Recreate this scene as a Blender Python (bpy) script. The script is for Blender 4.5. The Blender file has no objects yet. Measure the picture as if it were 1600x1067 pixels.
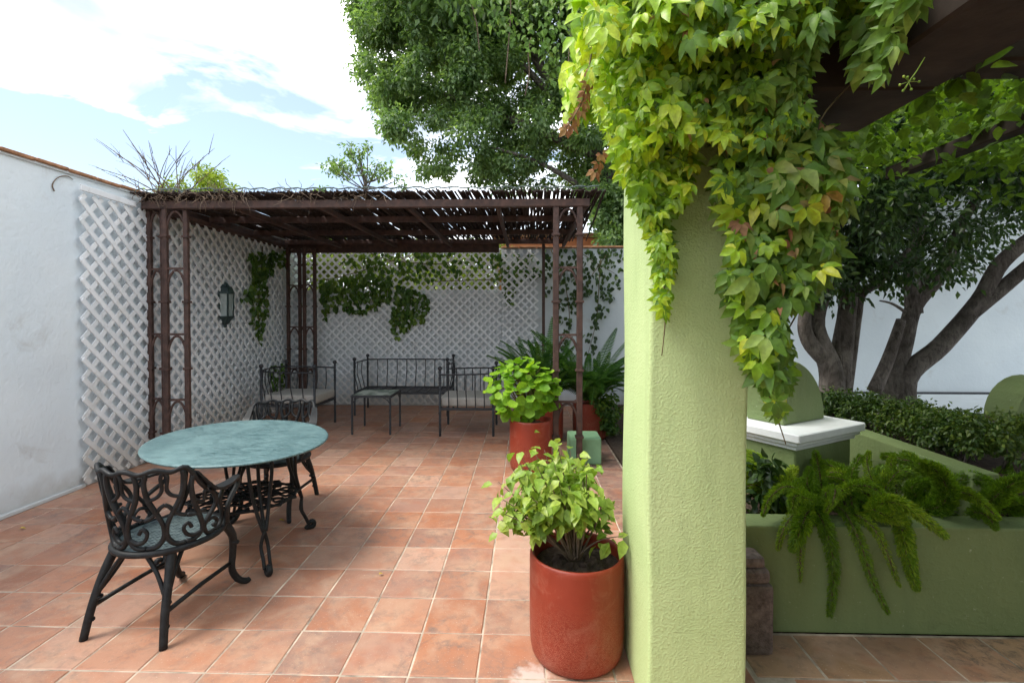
import bpy, bmesh, math, random
import numpy as np
from mathutils import Vector, Matrix, Euler

random.seed(7)
RNG = np.random.default_rng(7)
R = math.radians
scene = bpy.context.scene
COL = scene.collection

# ------------------------------------------------------------------ camera
FPX = 780.0                      # focal length in pixels of the 1600 px wide photograph
EYE = Vector((0.0, 0.0, 1.6))
cam_data = bpy.data.cameras.new('camera')
cam_data.sensor_width = 36.0
cam_data.lens = FPX * 36.0 / 1600.0
cam_data.clip_start = 0.05
cam_data.clip_end = 3000.0
cam = bpy.data.objects.new('camera', cam_data)
COL.objects.link(cam)
cam.location = EYE
SHIFT = 28.9                     # pixels of vertical lens shift
cam_data.shift_y = -SHIFT / 1600.0
cam.rotation_euler = (R(90.0 - 1.0), 0.0, R(1.54))
scene.camera = cam

# ------------------------------------------------------------------ sky, sun, exposure
SUN_DIR = Vector((-0.48, -0.16, 0.86)).normalized()     # towards the sun
world = bpy.data.worlds.new('World')
scene.world = world
world.use_nodes = True
wt = world.node_tree
for n in list(wt.nodes):
    wt.nodes.remove(n)
def wn(t, **kw):
    n = wt.nodes.new(t)
    for k, v in kw.items():
        setattr(n, k, v)
    return n
w_out = wn('ShaderNodeOutputWorld')
w_bg = wn('ShaderNodeBackground')
w_bg.inputs['Strength'].default_value = 0.08
w_sky = wn('ShaderNodeTexSky')
w_sky.sky_type = 'NISHITA'
w_sky.sun_disc = False
w_sky.sun_elevation = math.asin(SUN_DIR.z)
w_sky.sun_rotation = math.atan2(SUN_DIR.x, SUN_DIR.y)
w_sky.air_density = 1.0
w_sky.dust_density = 0.4
w_tc = wn('ShaderNodeTexCoord')
w_sep = wn('ShaderNodeSeparateXYZ')
wt.links.new(w_tc.outputs['Generated'], w_sep.inputs[0])
def wmath(op, a, b=None, clamp=False):
    n = wn('ShaderNodeMath', operation=op, use_clamp=clamp)
    for i, v in enumerate((a, b)):
        if v is None:
            continue
        if isinstance(v, (int, float)):
            n.inputs[i].default_value = v
        else:
            wt.links.new(v, n.inputs[i])
    return n.outputs[0]
zc = wmath('ADD', wmath('MAXIMUM', w_sep.outputs['Z'], 0.0), 0.06)
px = wmath('DIVIDE', w_sep.outputs['X'], zc)
py = wmath('DIVIDE', w_sep.outputs['Y'], zc)
w_cmb = wn('ShaderNodeCombineXYZ')
wt.links.new(px, w_cmb.inputs[0]); wt.links.new(py, w_cmb.inputs[1])
w_n1 = wn('ShaderNodeTexNoise'); w_n1.inputs['Scale'].default_value = 1.5
w_n1.inputs['Detail'].default_value = 6.0; w_n1.inputs['Roughness'].default_value = 0.58
w_n1.inputs['Distortion'].default_value = 0.35
w_map = wn('ShaderNodeMapping'); w_map.inputs['Location'].default_value = (3.1, 1.7, 0.4)
wt.links.new(w_cmb.outputs[0], w_map.inputs['Vector'])
wt.links.new(w_map.outputs[0], w_n1.inputs['Vector'])
# one large clear opening among the clouds (behind the left wall), soft and broken up by the noise
hx = wmath('MULTIPLY', wmath('ADD', px, 1.70), 0.72)
hy = wmath('MULTIPLY', wmath('ADD', py, -2.75), 0.80)
hd = wmath('SQRT', wmath('ADD', wmath('MULTIPLY', hx, hx), wmath('MULTIPLY', hy, hy)))
hole = wmath('SUBTRACT', 1.05, hd, clamp=True)
cov = wmath('SUBTRACT', wmath('ADD', w_n1.outputs['Fac'], 0.045), wmath('MULTIPLY', hole, 0.42))
w_ramp = wn('ShaderNodeValToRGB')
w_ramp.color_ramp.elements[0].position = 0.38; w_ramp.color_ramp.elements[0].color = (0, 0, 0, 1)
w_ramp.color_ramp.elements[1].position = 0.66; w_ramp.color_ramp.elements[1].color = (1, 1, 1, 1)
wt.links.new(cov, w_ramp.inputs[0])
w_n2 = wn('ShaderNodeTexNoise'); w_n2.inputs['Scale'].default_value = 1.7
w_n2.inputs['Detail'].default_value = 3.0
wt.links.new(w_map.outputs[0], w_n2.inputs['Vector'])
w_cr = wn('ShaderNodeValToRGB')
w_cr.color_ramp.elements[0].position = 0.34; w_cr.color_ramp.elements[0].color = (3.5, 3.75, 4.05, 1)
w_cr.color_ramp.elements[1].position = 0.65; w_cr.color_ramp.elements[1].color = (16.5, 16.6, 16.8, 1)
wt.links.new(w_n2.outputs['Fac'], w_cr.inputs[0])
w_mix = wn('ShaderNodeMix', data_type='RGBA')
w_skyb = wn('ShaderNodeMix', data_type='RGBA')
w_skyb.inputs[0].default_value = 0.35
w_skyb.inputs[7].default_value = (3.8, 4.3, 4.9, 1)      # thin veil over the blue
wt.links.new(w_sky.outputs[0], w_skyb.inputs[6])
wt.links.new(w_ramp.outputs[0], w_mix.inputs[0])
wt.links.new(w_skyb.outputs[2], w_mix.inputs[6])
wt.links.new(w_cr.outputs[0], w_mix.inputs[7])
wt.links.new(w_mix.outputs[2], w_bg.inputs['Color'])
wt.links.new(w_bg.outputs[0], w_out.inputs[0])

sun_data = bpy.data.lights.new('sun', 'SUN')
sun_data.energy = 1.3
sun_data.angle = R(26)
sun_data.color = (1.0, 0.95, 0.86)
sun = bpy.data.objects.new('sun', sun_data)
COL.objects.link(sun)
sun.rotation_euler = SUN_DIR.to_track_quat('Z', 'Y').to_euler()

scene.view_settings.view_transform = 'Standard'
scene.view_settings.look = 'None'
scene.view_settings.gamma = 1.0
scene.view_settings.exposure = 1.78
scene.view_settings.use_curve_mapping = False
scene.cycles.use_denoising = True
scene.cycles.use_adaptive_sampling = True
scene.cycles.adaptive_threshold = 0.02
scene.cycles.max_bounces = 5
scene.cycles.diffuse_bounces = 3
scene.cycles.glossy_bounces = 3
scene.cycles.transmission_bounces = 5
scene.cycles.transparent_max_bounces = 4

# ------------------------------------------------------------------ pixel helpers (photo coordinates -> world)
CAM_M = Euler(cam.rotation_euler).to_matrix()
def ray(u, v):
    return CAM_M @ Vector(((u - 800.0) / FPX, -(v - 533.5 + SHIFT) / FPX, -1.0))
def P(u, v, Y):
    d = ray(u, v)
    return EYE + d * (Y / d.y)
def G(u, v, z=0.0):
    d = ray(u, v)
    return EYE + d * ((z - EYE.z) / d.z)

# ------------------------------------------------------------------ mesh helpers
class MB:
    def __init__(self):
        self.v, self.f, self.m = [], [], []
    def add(self, vs, fs, mi=0):
        o = len(self.v)
        self.v += [tuple(p) for p in vs]
        self.f += [tuple(i + o for i in f) for f in fs]
        self.m += [mi] * len(fs)
        return self
    def box(self, x0, x1, y0, y1, z0, z1, mi=0):
        vs = [(x0,y0,z0),(x1,y0,z0),(x1,y1,z0),(x0,y1,z0),(x0,y0,z1),(x1,y0,z1),(x1,y1,z1),(x0,y1,z1)]
        return self.add(vs, [(0,3,2,1),(4,5,6,7),(0,1,5,4),(1,2,6,5),(2,3,7,6),(3,0,4,7)], mi)
    def obox(self, o, ax, ay, az, mi=0):
        """box from a corner o and three edge vectors"""
        o, ax, ay, az = Vector(o), Vector(ax), Vector(ay), Vector(az)
        vs = [o, o+ax, o+ax+ay, o+ay, o+az, o+ax+az, o+ax+ay+az, o+ay+az]
        return self.add(vs, [(0,3,2,1),(4,5,6,7),(0,1,5,4),(1,2,6,5),(2,3,7,6),(3,0,4,7)], mi)
    def bar(self, a, b, w, t, up=(0,0,1), mi=0):
        a, b = Vector(a), Vector(b)
        d = (b - a); L = d.length; d.normalize()
        s = d.cross(Vector(up)); s.normalize(); n = s.cross(d); n.normalize()
        return self.obox(a - s*w/2 - n*t/2, d*L, s*w, n*t, mi)
    def tube(self, pts, r, sides=6, smooth=0, mi=0, closed=False):
        pts = [Vector(p) for p in pts]
        rs = list(r) if isinstance(r, (list, tuple)) else [r]*len(pts)
        if smooth:
            pts, rs = catmull(pts, rs, smooth, closed)
        n = len(pts)
        vs, fs = [], []
        prev = None
        for i, p in enumerate(pts):
            if closed:
                t = pts[(i+1) % n] - pts[i-1]
            else:
                t = pts[min(i+1, n-1)] - pts[max(i-1, 0)]
            if t.length < 1e-9:
                t = Vector((0,0,1))
            t.normalize()
            if prev is None:
                a = Vector((0,0,1)) if abs(t.z) < 0.9 else Vector((1,0,0))
                prev = (a - t*a.dot(t)).normalized()
            else:
                q = prev - t*prev.dot(t)
                prev = q.normalized() if q.length > 1e-6 else prev
            b = t.cross(prev)
            for k in range(sides):
                an = 2*math.pi*k/sides
                vs.append(p + (prev*math.cos(an) + b*math.sin(an))*rs[i])
        m = n if closed else n-1
        for i in range(m):
            j = (i+1) % n
            for k in range(sides):
                k2 = (k+1) % sides
                fs.append((i*sides+k, i*sides+k2, j*sides+k2, j*sides+k))
        if not closed:
            fs.append(tuple(reversed(range(sides))))
            fs.append(tuple((n-1)*sides+k for k in range(sides)))
        return self.add(vs, fs, mi)
    def lathe(self, prof, c=(0,0,0), n=32, mi=0, arc=(0, 2*math.pi)):
        vs, fs = [], []
        full = abs(arc[1]-arc[0]-2*math.pi) < 1e-6
        nn = n if full else n+1
        for (r, z) in prof:
            for k in range(nn):
                a = arc[0] + (arc[1]-arc[0])*k/n
                vs.append((c[0]+r*math.cos(a), c[1]+r*math.sin(a), c[2]+z))
        for i in range(len(prof)-1):
            for k in range(n):
                k2 = (k+1) % nn
                fs.append((i*nn+k, i*nn+k2, (i+1)*nn+k2, (i+1)*nn+k))
        return self.add(vs, fs, mi)
    def ball(self, c, r, n=10, mi=0):
        prof = [(max(1e-4, r*math.sin(math.pi*i/6)), -r*math.cos(math.pi*i/6)) for i in range(7)]
        return self.lathe(prof, c, n, mi)
    def prism(self, poly, z0, z1, mi=0):
        n = len(poly)
        vs = [(x,y,z0) for x,y in poly] + [(x,y,z1) for x,y in poly]
        fs = [tuple(reversed(range(n))), tuple(range(n, 2*n))]
        fs += [(i, (i+1)%n, n+(i+1)%n, n+i) for i in range(n)]
        return self.add(vs, fs, mi)
    def mesh(self, name, mats, smooth=False, bevel=0.0, seg=1):
        me = bpy.data.meshes.new(name)
        me.from_pydata(self.v, [], self.f)
        mats = mats if isinstance(mats, (list, tuple)) else [mats]
        for m in mats:
            me.materials.append(m)
        if len(mats) > 1:
            me.polygons.foreach_set('material_index', self.m)
        if bevel > 0:
            bm = bmesh.new(); bm.from_mesh(me)
            bmesh.ops.bevel(bm, geom=bm.edges[:], offset=bevel, segments=seg, affect='EDGES', profile=0.6)
            bm.to_mesh(me); bm.free()
        if smooth:
            me.polygons.foreach_set('use_smooth', [True]*len(me.polygons))
            if smooth == 'auto':
                try:
                    me.set_sharp_from_angle(angle=R(40))
                except Exception:
                    pass
        me.update()
        return me
    def build(self, name, mats, parent=None, smooth=False, bevel=0.0, seg=1, loc=None, rz=0.0):
        return link(name, self.mesh(name, mats, smooth, bevel, seg), parent, loc, rz)

def link(name, me, parent=None, loc=None, rz=0.0):
    o = bpy.data.objects.new(name, me)
    COL.objects.link(o)
    if parent is not None:
        o.parent = parent
    if loc is not None:
        o.location = loc
    if rz:
        o.rotation_euler = (0, 0, rz)
    return o
def catmull(pts, rs, k, closed=False):
    n = len(pts); op, orr = [], []
    segs = n if closed else n-1
    for i in range(segs):
        g = (lambda j: pts[j % n]) if closed else (lambda j: pts[max(0, min(n-1, j))])
        p0, p1, p2, p3 = g(i-1), g(i), g(i+1), g(i+2)
        r1, r2 = rs[i % n], rs[(i+1) % n]
        for s in range(k):
            t = s/k
            op.append(0.5*((2*p1) + (p2-p0)*t + (2*p0-5*p1+4*p2-p3)*t*t + (3*p1-p0-3*p2+p3)*t*t*t))
            orr.append(r1 + (r2-r1)*t)
    if not closed:
        op.append(pts[-1]); orr.append(rs[-1])
    return op, orr
def thing(name, label, cat, loc=(0,0,0), rz=0.0, group=None):
    o = bpy.data.objects.new(name, None)
    COL.objects.link(o)
    o.empty_display_size = 0.1
    o.location = loc
    o.rotation_euler = (0, 0, rz)
    return tag(o, label, cat, group)
def tag(o, label, cat, group=None):
    o['label'] = label; o['category'] = cat
    if group:
        o['group'] = group
    return o
def structure(o):
    o['kind'] = 'structure'
    return o
def stuff(o):
    o['kind'] = 'stuff'
    return o
def copy_tree(o, parent=None):
    c = o.copy(); COL.objects.link(c); c.parent = parent
    for ch in o.children:
        copy_tree(ch, c)
    return c

# ---- fast leaf clouds: many copies of a small template in one mesh
def T_leaf2():      # 2 triangles, folded along the midrib
    return np.array([(0,0,0),(-.5,.45,.10),(0,1,-.12),(.5,.45,.10)], float), [(0,2,1),(0,3,2)]
def T_ovate(fold=.10, droop=.2):
    ys = (.16,.42,.72); ws = (.26,.46,.33)
    v = [(0,0,0)] + [(0,y,-droop*y*y) for y in ys] + [(0,1,-droop*1.1)]
    v += [(-w,y-.02,fold*w*2-droop*y*y) for y, w in zip(ys, ws)] + [(w,y-.02,fold*w*2-droop*y*y) for y, w in zip(ys, ws)]
    f = [(0,1,5),(1,2,6,5),(2,3,7,6),(3,4,7),(0,8,1),(1,8,9,2),(2,9,10,3),(3,10,4)]
    return np.array(v, float), f
def T_leaf(fold=.10, droop=.16, w1=.5, w2=.36):
    v = [(0,0,0),(0,.33,-.0),(0,.68,-droop*.35),(0,1,-droop),(-w1,.30,fold),(-w2,.66,fold-droop*.3),(w1,.30,fold),(w2,.66,fold-droop*.3)]
    f = [(0,1,4),(1,2,5,4),(2,3,5),(0,6,1),(1,6,7,2),(2,7,3)]
    return np.array(v, float), f
def T_creeper():    # five leaflets from one point
    V, F = [], []
    base, bf = T_ovate(random.uniform(.08,.2), random.uniform(.12,.42))
    for a, L in ((-100,.60),(-50,.90),(0,1.0),(50,.90),(100,.60)):
        a = R(a) + random.uniform(-.08,.08); o = len(V)
        for (x,y,z) in base:
            L_ = L*random.uniform(.85,1.12); X, Y = x*L_*.62, y*L_ + .11
            V.append((X*math.cos(a)+Y*math.sin(a), -X*math.sin(a)+Y*math.cos(a), z*L_ - .10*abs(a)*y))
        F += [tuple(i+o for i in f) for f in bf]
    return np.array(V, float), F
def T_round(n=9):
    V = [(0,.5,0)]
    for k in range(n):
        a = 2*math.pi*(k+.5)/n - math.pi/2
        r = .5*(1 + (.08 if k % 2 else -.05))
        V.append((r*math.cos(a), .5+r*math.sin(a), .11 + (.04 if k % 2 else -.02)))
    return np.array(V, float), [(0, 1+k, 1+(k+1)%n) for k in range(n)]
def frames(n, tip, nrm):
    t = tip/np.linalg.norm(tip, axis=1, keepdims=True)
    nn = nrm - t*np.sum(nrm*t, axis=1, keepdims=True)
    nn /= np.maximum(np.linalg.norm(nn, axis=1, keepdims=True), 1e-6)
    x = np.cross(t, nn)
    return x, t, nn
def leaf_mesh(name, mat, c, tip, nrm, length, width, tmpl):
    V, F = tmpl
    c = np.asarray(c, float); n = len(c)
    x, t, nn = frames(n, np.asarray(tip, float), np.asarray(nrm, float))
    L = np.broadcast_to(np.asarray(length, float), (n,))[:,None,None]
    W = np.broadcast_to(np.asarray(width, float), (n,))[:,None,None]
    co = c[:,None,:] + x[:,None,:]*V[None,:,0:1]*W + t[:,None,:]*V[None,:,1:2]*L + nn[:,None,:]*V[None,:,2:3]*L
    k = len(V)
    return np_mesh(name, mat, co.reshape(-1,3), F, n, k)
def np_mesh(name, mat, co, F, n, k):
    fl = np.concatenate([np.array(f) for f in F]); fs = np.array([len(f) for f in F])
    loops = (fl[None,:] + (np.arange(n)*k)[:,None]).ravel().astype(np.int32)
    sizes = np.tile(fs, n)
    starts = np.concatenate([[0], np.cumsum(sizes)[:-1]]).astype(np.int32)
    me = bpy.data.meshes.new(name)
    me.vertices.add(len(co)); me.vertices.foreach_set('co', co.astype(np.float32).ravel())
    me.loops.add(len(loops)); me.loops.foreach_set('vertex_index', loops)
    me.polygons.add(len(sizes)); me.polygons.foreach_set('loop_start', starts)
    try:
        me.polygons.foreach_set('loop_total', sizes.astype(np.int32))
    except Exception:
        pass
    me.materials.append(mat)
    me.update(calc_edges=True); me.validate()
    return me
def rand_dirs(n):
    d = RNG.normal(size=(n,3)); return d/np.linalg.norm(d, axis=1, keepdims=True)
def clump_cloud(clumps, per, spread_up=.5, shell=.55):
    """leaf positions on and inside ellipsoidal clumps (x,y,z,r); tips point outward and droop"""
    C = np.array([c[:3] for c in clumps]); r = np.array([c[3] for c in clumps])
    ids = RNG.choice(len(C), size=per, p=(r**2)/np.sum(r**2))
    d = rand_dirs(per)
    rad = r[ids]*(shell + (1-shell)*RNG.random(per)**.6)*(1+.18*RNG.normal(size=per))
    pos = C[ids] + d*rad[:,None]*np.array([1,1,.82])
    tip = d*.55 + rand_dirs(per)*.65 + np.array([0,0,-.45])
    nrm = d*.6 + rand_dirs(per)*.55 + np.array([0,0,spread_up])
    return pos, tip, nrm
def in_poly(pts, poly):
    x, y = pts[:,0], pts[:,1]; ins = np.zeros(len(pts), bool); n = len(poly)
    for i in range(n):
        x1,y1 = poly[i]; x2,y2 = poly[(i+1)%n]
        if y1 == y2: continue
        c = ((y1 > y) != (y2 > y)) & (x < (x2-x1)*(y-y1)/(y2-y1)+x1)
        ins ^= c
    return ins
def sample_poly(poly, n):
    a = np.array(poly, float); lo, hi = a.min(0), a.max(0); out = []
    tot = 0
    while tot < n:
        p = lo + (hi-lo)*RNG.random((n*3,2)); p = p[in_poly(p, poly)]
        out.append(p); tot += len(p)
    return np.concatenate(out)[:n]

# ------------------------------------------------------------------ materials
class NT:
    def __init__(self, name):
        self.mat = bpy.data.materials.new(name); self.mat.use_nodes = True
        self.t = self.mat.node_tree
        self.b = self.t.nodes['Principled BSDF']; self.out = self.t.nodes['Material Output']
    def n(self, ty, **kw):
        x = self.t.nodes.new(ty)
        for k, v in kw.items():
            if k in x.inputs: x.inputs[k].default_value = v
            else: setattr(x, k, v)
        return x
    def l(self, a, b): self.t.links.new(a, b)
    def pos(self):
        return self.n('ShaderNodeNewGeometry').outputs['Position']
    def obj(self):
        return self.n('ShaderNodeTexCoord').outputs['Object']
    def noise(self, vec, scale, detail=4.0, rough=.55, dist=0.0):
        x = self.n('ShaderNodeTexNoise'); x.inputs['Scale'].default_value = scale
        x.inputs['Detail'].default_value = min(detail, 5.0); x.inputs['Roughness'].default_value = rough
        x.inputs['Distortion'].default_value = dist
        if vec is not None: self.l(vec, x.inputs['Vector'])
        return x.outputs['Fac']
    def ramp(self, fac, stops, interp='LINEAR'):
        x = self.n('ShaderNodeValToRGB'); e = x.color_ramp.elements
        x.color_ramp.interpolation = interp
        while len(e) < len(stops): e.new(0.5)
        for i, (p, c) in enumerate(stops):
            e[i].position = p; e[i].color = (c, c, c, 1) if isinstance(c, (int, float)) else (*c, 1)
        self.l(fac, x.inputs[0]); return x.outputs[0]
    def mix(self, fac, a, b, mode='MIX'):
        x = self.n('ShaderNodeMix', data_type='RGBA', blend_type=mode)
        for i, v in ((0, fac), (6, a), (7, b)):
            if isinstance(v, (int, float)): x.inputs[i].default_value = v
            elif isinstance(v, tuple): x.inputs[i].default_value = (*v, 1)
            else: self.l(v, x.inputs[i])
        return x.outputs[2]
    def math(self, op, a, b=0.0, clamp=False):
        x = self.n('ShaderNodeMath', operation=op, use_clamp=clamp)
        for i, v in ((0, a), (1, b)):
            if isinstance(v, (int, float)): x.inputs[i].default_value = v
            else: self.l(v, x.inputs[i])
        return x.outputs[0]
    def bump(self, h, strength=.3, dist=.01, nrm=None):
        x = self.n('ShaderNodeBump'); x.inputs['Strength'].default_value = strength
        x.inputs['Distance'].default_value = dist
        self.l(h, x.inputs['Height'])
        if nrm is not None: self.l(nrm, x.inputs['Normal'])
        self.l(x.outputs[0], self.b.inputs['Normal']); return x.outputs[0]
    def fin(self, col=None, rough=.6, metal=0.0, spec=.4):
        if col is not None:
            if isinstance(col, tuple): self.b.inputs['Base Color'].default_value = (*col, 1)
            else: self.l(col, self.b.inputs['Base Color'])
        if isinstance(rough, (int, float)): self.b.inputs['Roughness'].default_value = rough
        else: self.l(rough, self.b.inputs['Roughness'])
        self.b.inputs['Metallic'].default_value = metal
        self.b.inputs['Specular IOR Level'].default_value = spec
        return self.mat

def m_plaster(name, a, b, dirt=(.42,.40,.36), bump=.35, dirt_h=0.25):
    k = NT(name); p = k.pos()
    c = k.mix(k.ramp(k.noise(p, 1.1, 6), [(.35,0.0),(.7,1.0)]), a, b)
    patch = k.ramp(k.noise(p, 2.6, 8, .65, .6), [(.60,0.0),(.72,1.0)])
    c = k.mix(k.math('MULTIPLY', patch, .35), c, dirt)
    sep = k.n('ShaderNodeSeparateXYZ'); k.l(p, sep.inputs[0])
    # splash-dirt band along the foot of the wall, broken by noise
    low = k.math('SUBTRACT', k.math('ADD', dirt_h*.5, k.math('MULTIPLY', k.noise(p, 7, 6), dirt_h)), sep.outputs['Z'])
    low = k.math('MULTIPLY', low, 5.0, True)
    c = k.mix(k.math('MULTIPLY', low, .6), c, dirt)
    h = k.math('ADD', k.noise(p, 22, 8, .6), k.math('MULTIPLY', k.noise(p, 3.2, 3), 1.6))
    k.bump(h, bump, .012)
    return k.fin(c, .85, 0, .25)
def m_greenpaint(name, a, b, rough_h=.30, scale=150):
    k = NT(name); p = k.pos()
    c = k.mix(k.ramp(k.noise(p, 2.4, 6), [(.3,0.0),(.7,1.0)]), a, b)
    c = k.mix(k.math('MULTIPLY', k.ramp(k.noise(p, 5.5, 9, .7, .5), [(.62,0.0),(.75,1.0)]), .3), c, tuple(x*.5 for x in a))
    sz = k.n('ShaderNodeMapping'); sz.inputs['Scale'].default_value = (7, 7, .8); k.l(p, sz.inputs['Vector'])
    c = k.mix(k.ramp(k.noise(sz.outputs[0], 1.0, 5, .65), [(.50,0.0),(.74,.30)]), c, tuple(x*.62 for x in a))
    c = k.mix(k.ramp(k.noise(p, 34, 5, .7), [(.66,0.0),(.72,.35)]), c, (.68,.72,.56))
    v = k.n('ShaderNodeTexVoronoi', feature='SMOOTH_F1'); v.inputs['Scale'].default_value = scale
    k.l(p, v.inputs['Vector'])
    h = k.math('ADD', k.ramp(k.noise(p, scale*.75, 3, .5), [(.45,0.0),(.72,1.0)]), k.math('MULTIPLY', v.outputs['Distance'], -.35))
    h = k.math('ADD', h, k.math('MULTIPLY', k.noise(p, 9, 4, .6), 1.6))
    k.bump(h, rough_h, .0065)
    return k.fin(c, .75, 0, .3)
def m_metal(name, a, b, rough=.45, scale=30, spec=.5, metal=0.0):
    k = NT(name); p = k.obj()
    n1 = k.noise(p, scale, 6, .65)
    c = k.mix(k.ramp(n1, [(.40,0.0),(.68,1.0)]), a, b)
    k.bump(k.noise(p, scale*4, 4), .25, .002)
    return k.fin(c, k.ramp(n1, [(.3,rough-.1),(.7,rough+.2)]), metal, spec)
def m_leaf(name, stops, trans=.35, rough=.45, gloss=.35, obj=0.0):
    k = NT(name)
    g = k.n('ShaderNodeNewGeometry'); oi = k.n('ShaderNodeObjectInfo')
    r = k.math('FRACT', k.math('ADD', g.outputs['Random Per Island'], k.math('MULTIPLY', oi.outputs['Random'], 7.31)))
    if obj: r = k.math('ADD', k.math('MULTIPLY', r, 1-obj), k.math('MULTIPLY', oi.outputs['Random'], obj))
    big = k.noise(g.outputs['Position'], 1.6, 2)
    r = k.math('ADD', k.math('MULTIPLY', r, .72), k.math('MULTIPLY', k.ramp(big, [(.3,0.0),(.7,1.0)]), .28))
    c = k.ramp(r, stops)
    fine = k.noise(g.outputs['Position'], 60, 4)
    c = k.mix(.55, c, k.ramp(fine, [(.3,.55),(.7,1.35)]), 'MULTIPLY')
    k.fin(c, rough, 0, gloss)
    tr = k.n('ShaderNodeBsdfTranslucent')
    tc = k.mix(1.0, c, (1.25, 1.35, .55), 'MULTIPLY')
    k.l(tc, tr.inputs['Color'])
    ms = k.n('ShaderNodeMixShader'); ms.inputs[0].default_value = trans
    k.l(k.b.outputs[0], ms.inputs[1]); k.l(tr.outputs[0], ms.inputs[2])
    k.l(ms.outputs[0], k.out.inputs['Surface'])
    return k.mat
def m_plain(name, col, rough=.6, spec=.4, scale=8, var=.25, bump=.15):
    k = NT(name); p = k.obj()
    c = k.mix(k.ramp(k.noise(p, scale, 7, .6), [(.3,0.0),(.7,1.0)]), tuple(x*(1-var) for x in col), tuple(min(1,x*(1+var)) for x in col))
    k.bump(k.noise(p, scale*5, 5), bump, .004)
    return k.fin(c, rough, 0, spec)

def m_tile(name, stops, grime=(.17,.13,.11), grime_amt=.7, spot=None):
    k = NT(name)
    g = k.n('ShaderNodeNewGeometry'); oi = k.n('ShaderNodeObjectInfo'); p = g.outputs['Position']
    r = k.math('FRACT', k.math('ADD', g.outputs['Random Per Island'], k.math('MULTIPLY', oi.outputs['Random'], 5.17)))
    off = k.n('ShaderNodeVectorMath', operation='SCALE'); 
    cv = k.n('ShaderNodeCombineXYZ'); k.l(r, cv.inputs[0]); k.l(r, cv.inputs[2])
    k.l(cv.outputs[0], off.inputs[0]); off.inputs['Scale'].default_value = 31.0
    pv = k.n('ShaderNodeVectorMath', operation='ADD'); k.l(p, pv.inputs[0]); k.l(off.outputs[0], pv.inputs[1])
    pt = pv.outputs[0]
    base = k.ramp(r, stops)
    c = k.mix(k.ramp(k.noise(pt, 3.6, 7, .65, .6), [(.46,0.0),(.68,.8)]), base, (.50,.32,.215))   # dusty bloom inside a tile
    c = k.mix(k.ramp(k.noise(pt, 9, 4, .5), [(.5,0.0),(.75,.45)]), c, (.40,.13,.055))
    d1 = k.ramp(k.noise(p, 1.7, 9, .72, .5), [(.36,0.0),(.60,1.0)])
    d2 = k.ramp(k.noise(pt, 14, 8, .75, .3), [(.47,0.0),(.64,1.0)])
    c = k.mix(k.math('MULTIPLY', k.math('MULTIPLY', d1, d2), grime_amt), c, grime)
    c = k.mix(k.math('MULTIPLY', k.ramp(k.noise(p, .9, 5, .6), [(.42,0.0),(.65,1.0)]), .5*grime_amt), c, (.27,.185,.15))
    sp = k.ramp(k.noise(p, 130, 3, .5), [(.66,0.0),(.72,1.0)])
    c = k.mix(k.math('MULTIPLY', sp, .5), c, (.66,.55,.46))
    if spot is not None:
        ds = k.n('ShaderNodeVectorMath', operation='DISTANCE'); k.l(p, ds.inputs[0]); ds.inputs[1].default_value = spot
        s = k.math('ADD', ds.outputs['Value'], k.math('MULTIPLY', k.noise(p, 22, 6), .16))
        c = k.mix(k.ramp(s, [(.13,.6),(.19,0.0)]), c, (.66,.60,.55))
    h = k.math('ADD', k.noise(p, 18, 6, .6), k.math('MULTIPLY', k.noise(p, 120, 3), .3))
    k.bump(h, .22, .006)
    return k.fin(c, k.ramp(k.noise(p, 6, 5), [(.3,.45),(.7,.72)]), 0, .35)

M = {}
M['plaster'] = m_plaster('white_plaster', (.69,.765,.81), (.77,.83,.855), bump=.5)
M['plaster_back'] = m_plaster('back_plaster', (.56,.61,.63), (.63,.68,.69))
M['coping'] = m_plain('terracotta_coping', (.33,.17,.09), .8, .2, 14, .45)
k = NT('lattice_paint'); p = k.pos(); oi = k.n('ShaderNodeObjectInfo')
c = k.ramp(oi.outputs['Random'], [(0,(.72,.75,.77)),(.5,(.80,.825,.84)),(1,(.84,.86,.87))])
c = k.mix(k.ramp(k.noise(p, 3.0, 5, .7, .4), [(.52,0.0),(.72,.55)]), c, (.52,.51,.47))
sz = k.n('ShaderNodeSeparateXYZ'); k.l(p, sz.inputs[0])
lo = k.math('MULTIPLY', k.math('SUBTRACT', k.math('ADD', .30, k.math('MULTIPLY', k.noise(p, 4, 5), .7)), sz.outputs['Z']), 2.2, True)
c = k.mix(k.math('MULTIPLY', lo, .55), c, (.46,.40,.32))
c = k.mix(k.ramp(k.noise(p, 26, 5, .7), [(.62,0.0),(.70,.6)]), c, (.36,.32,.27))
k.bump(k.noise(p, 40, 4), .25, .003)
M['lattice'] = k.fin(c, .75, 0, .25)
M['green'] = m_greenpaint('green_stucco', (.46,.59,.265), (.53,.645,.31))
M['green_shaded'] = m_greenpaint('green_planter_shaded', (.165,.225,.09), (.205,.26,.108), .25, 60)  # pillar green made darker: shade on the planter side put into the colour
M['cap'] = m_plain('white_cap_paint', (.72,.75,.76), .6, .3, 9, .06)
M['tile'] = m_tile('terracotta_tile', [(.0,(.31,.125,.068)),(.15,(.43,.20,.12)),(.3,(.37,.145,.072)),(.45,(.52,.315,.225)),(.6,(.36,.185,.13)),(.75,(.47,.235,.14)),(.9,(.30,.165,.12)),(1,(.44,.19,.10))], spot=(.03,2.16,0))
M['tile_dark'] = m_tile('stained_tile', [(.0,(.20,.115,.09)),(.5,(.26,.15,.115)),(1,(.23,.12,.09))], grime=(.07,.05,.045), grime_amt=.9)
M['tile_walk'] = m_tile('walkway_tile', [(.0,(.36,.21,.11)),(.5,(.44,.27,.15)),(1,(.40,.22,.13))], grime=(.10,.08,.06), grime_amt=.9)
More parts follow.
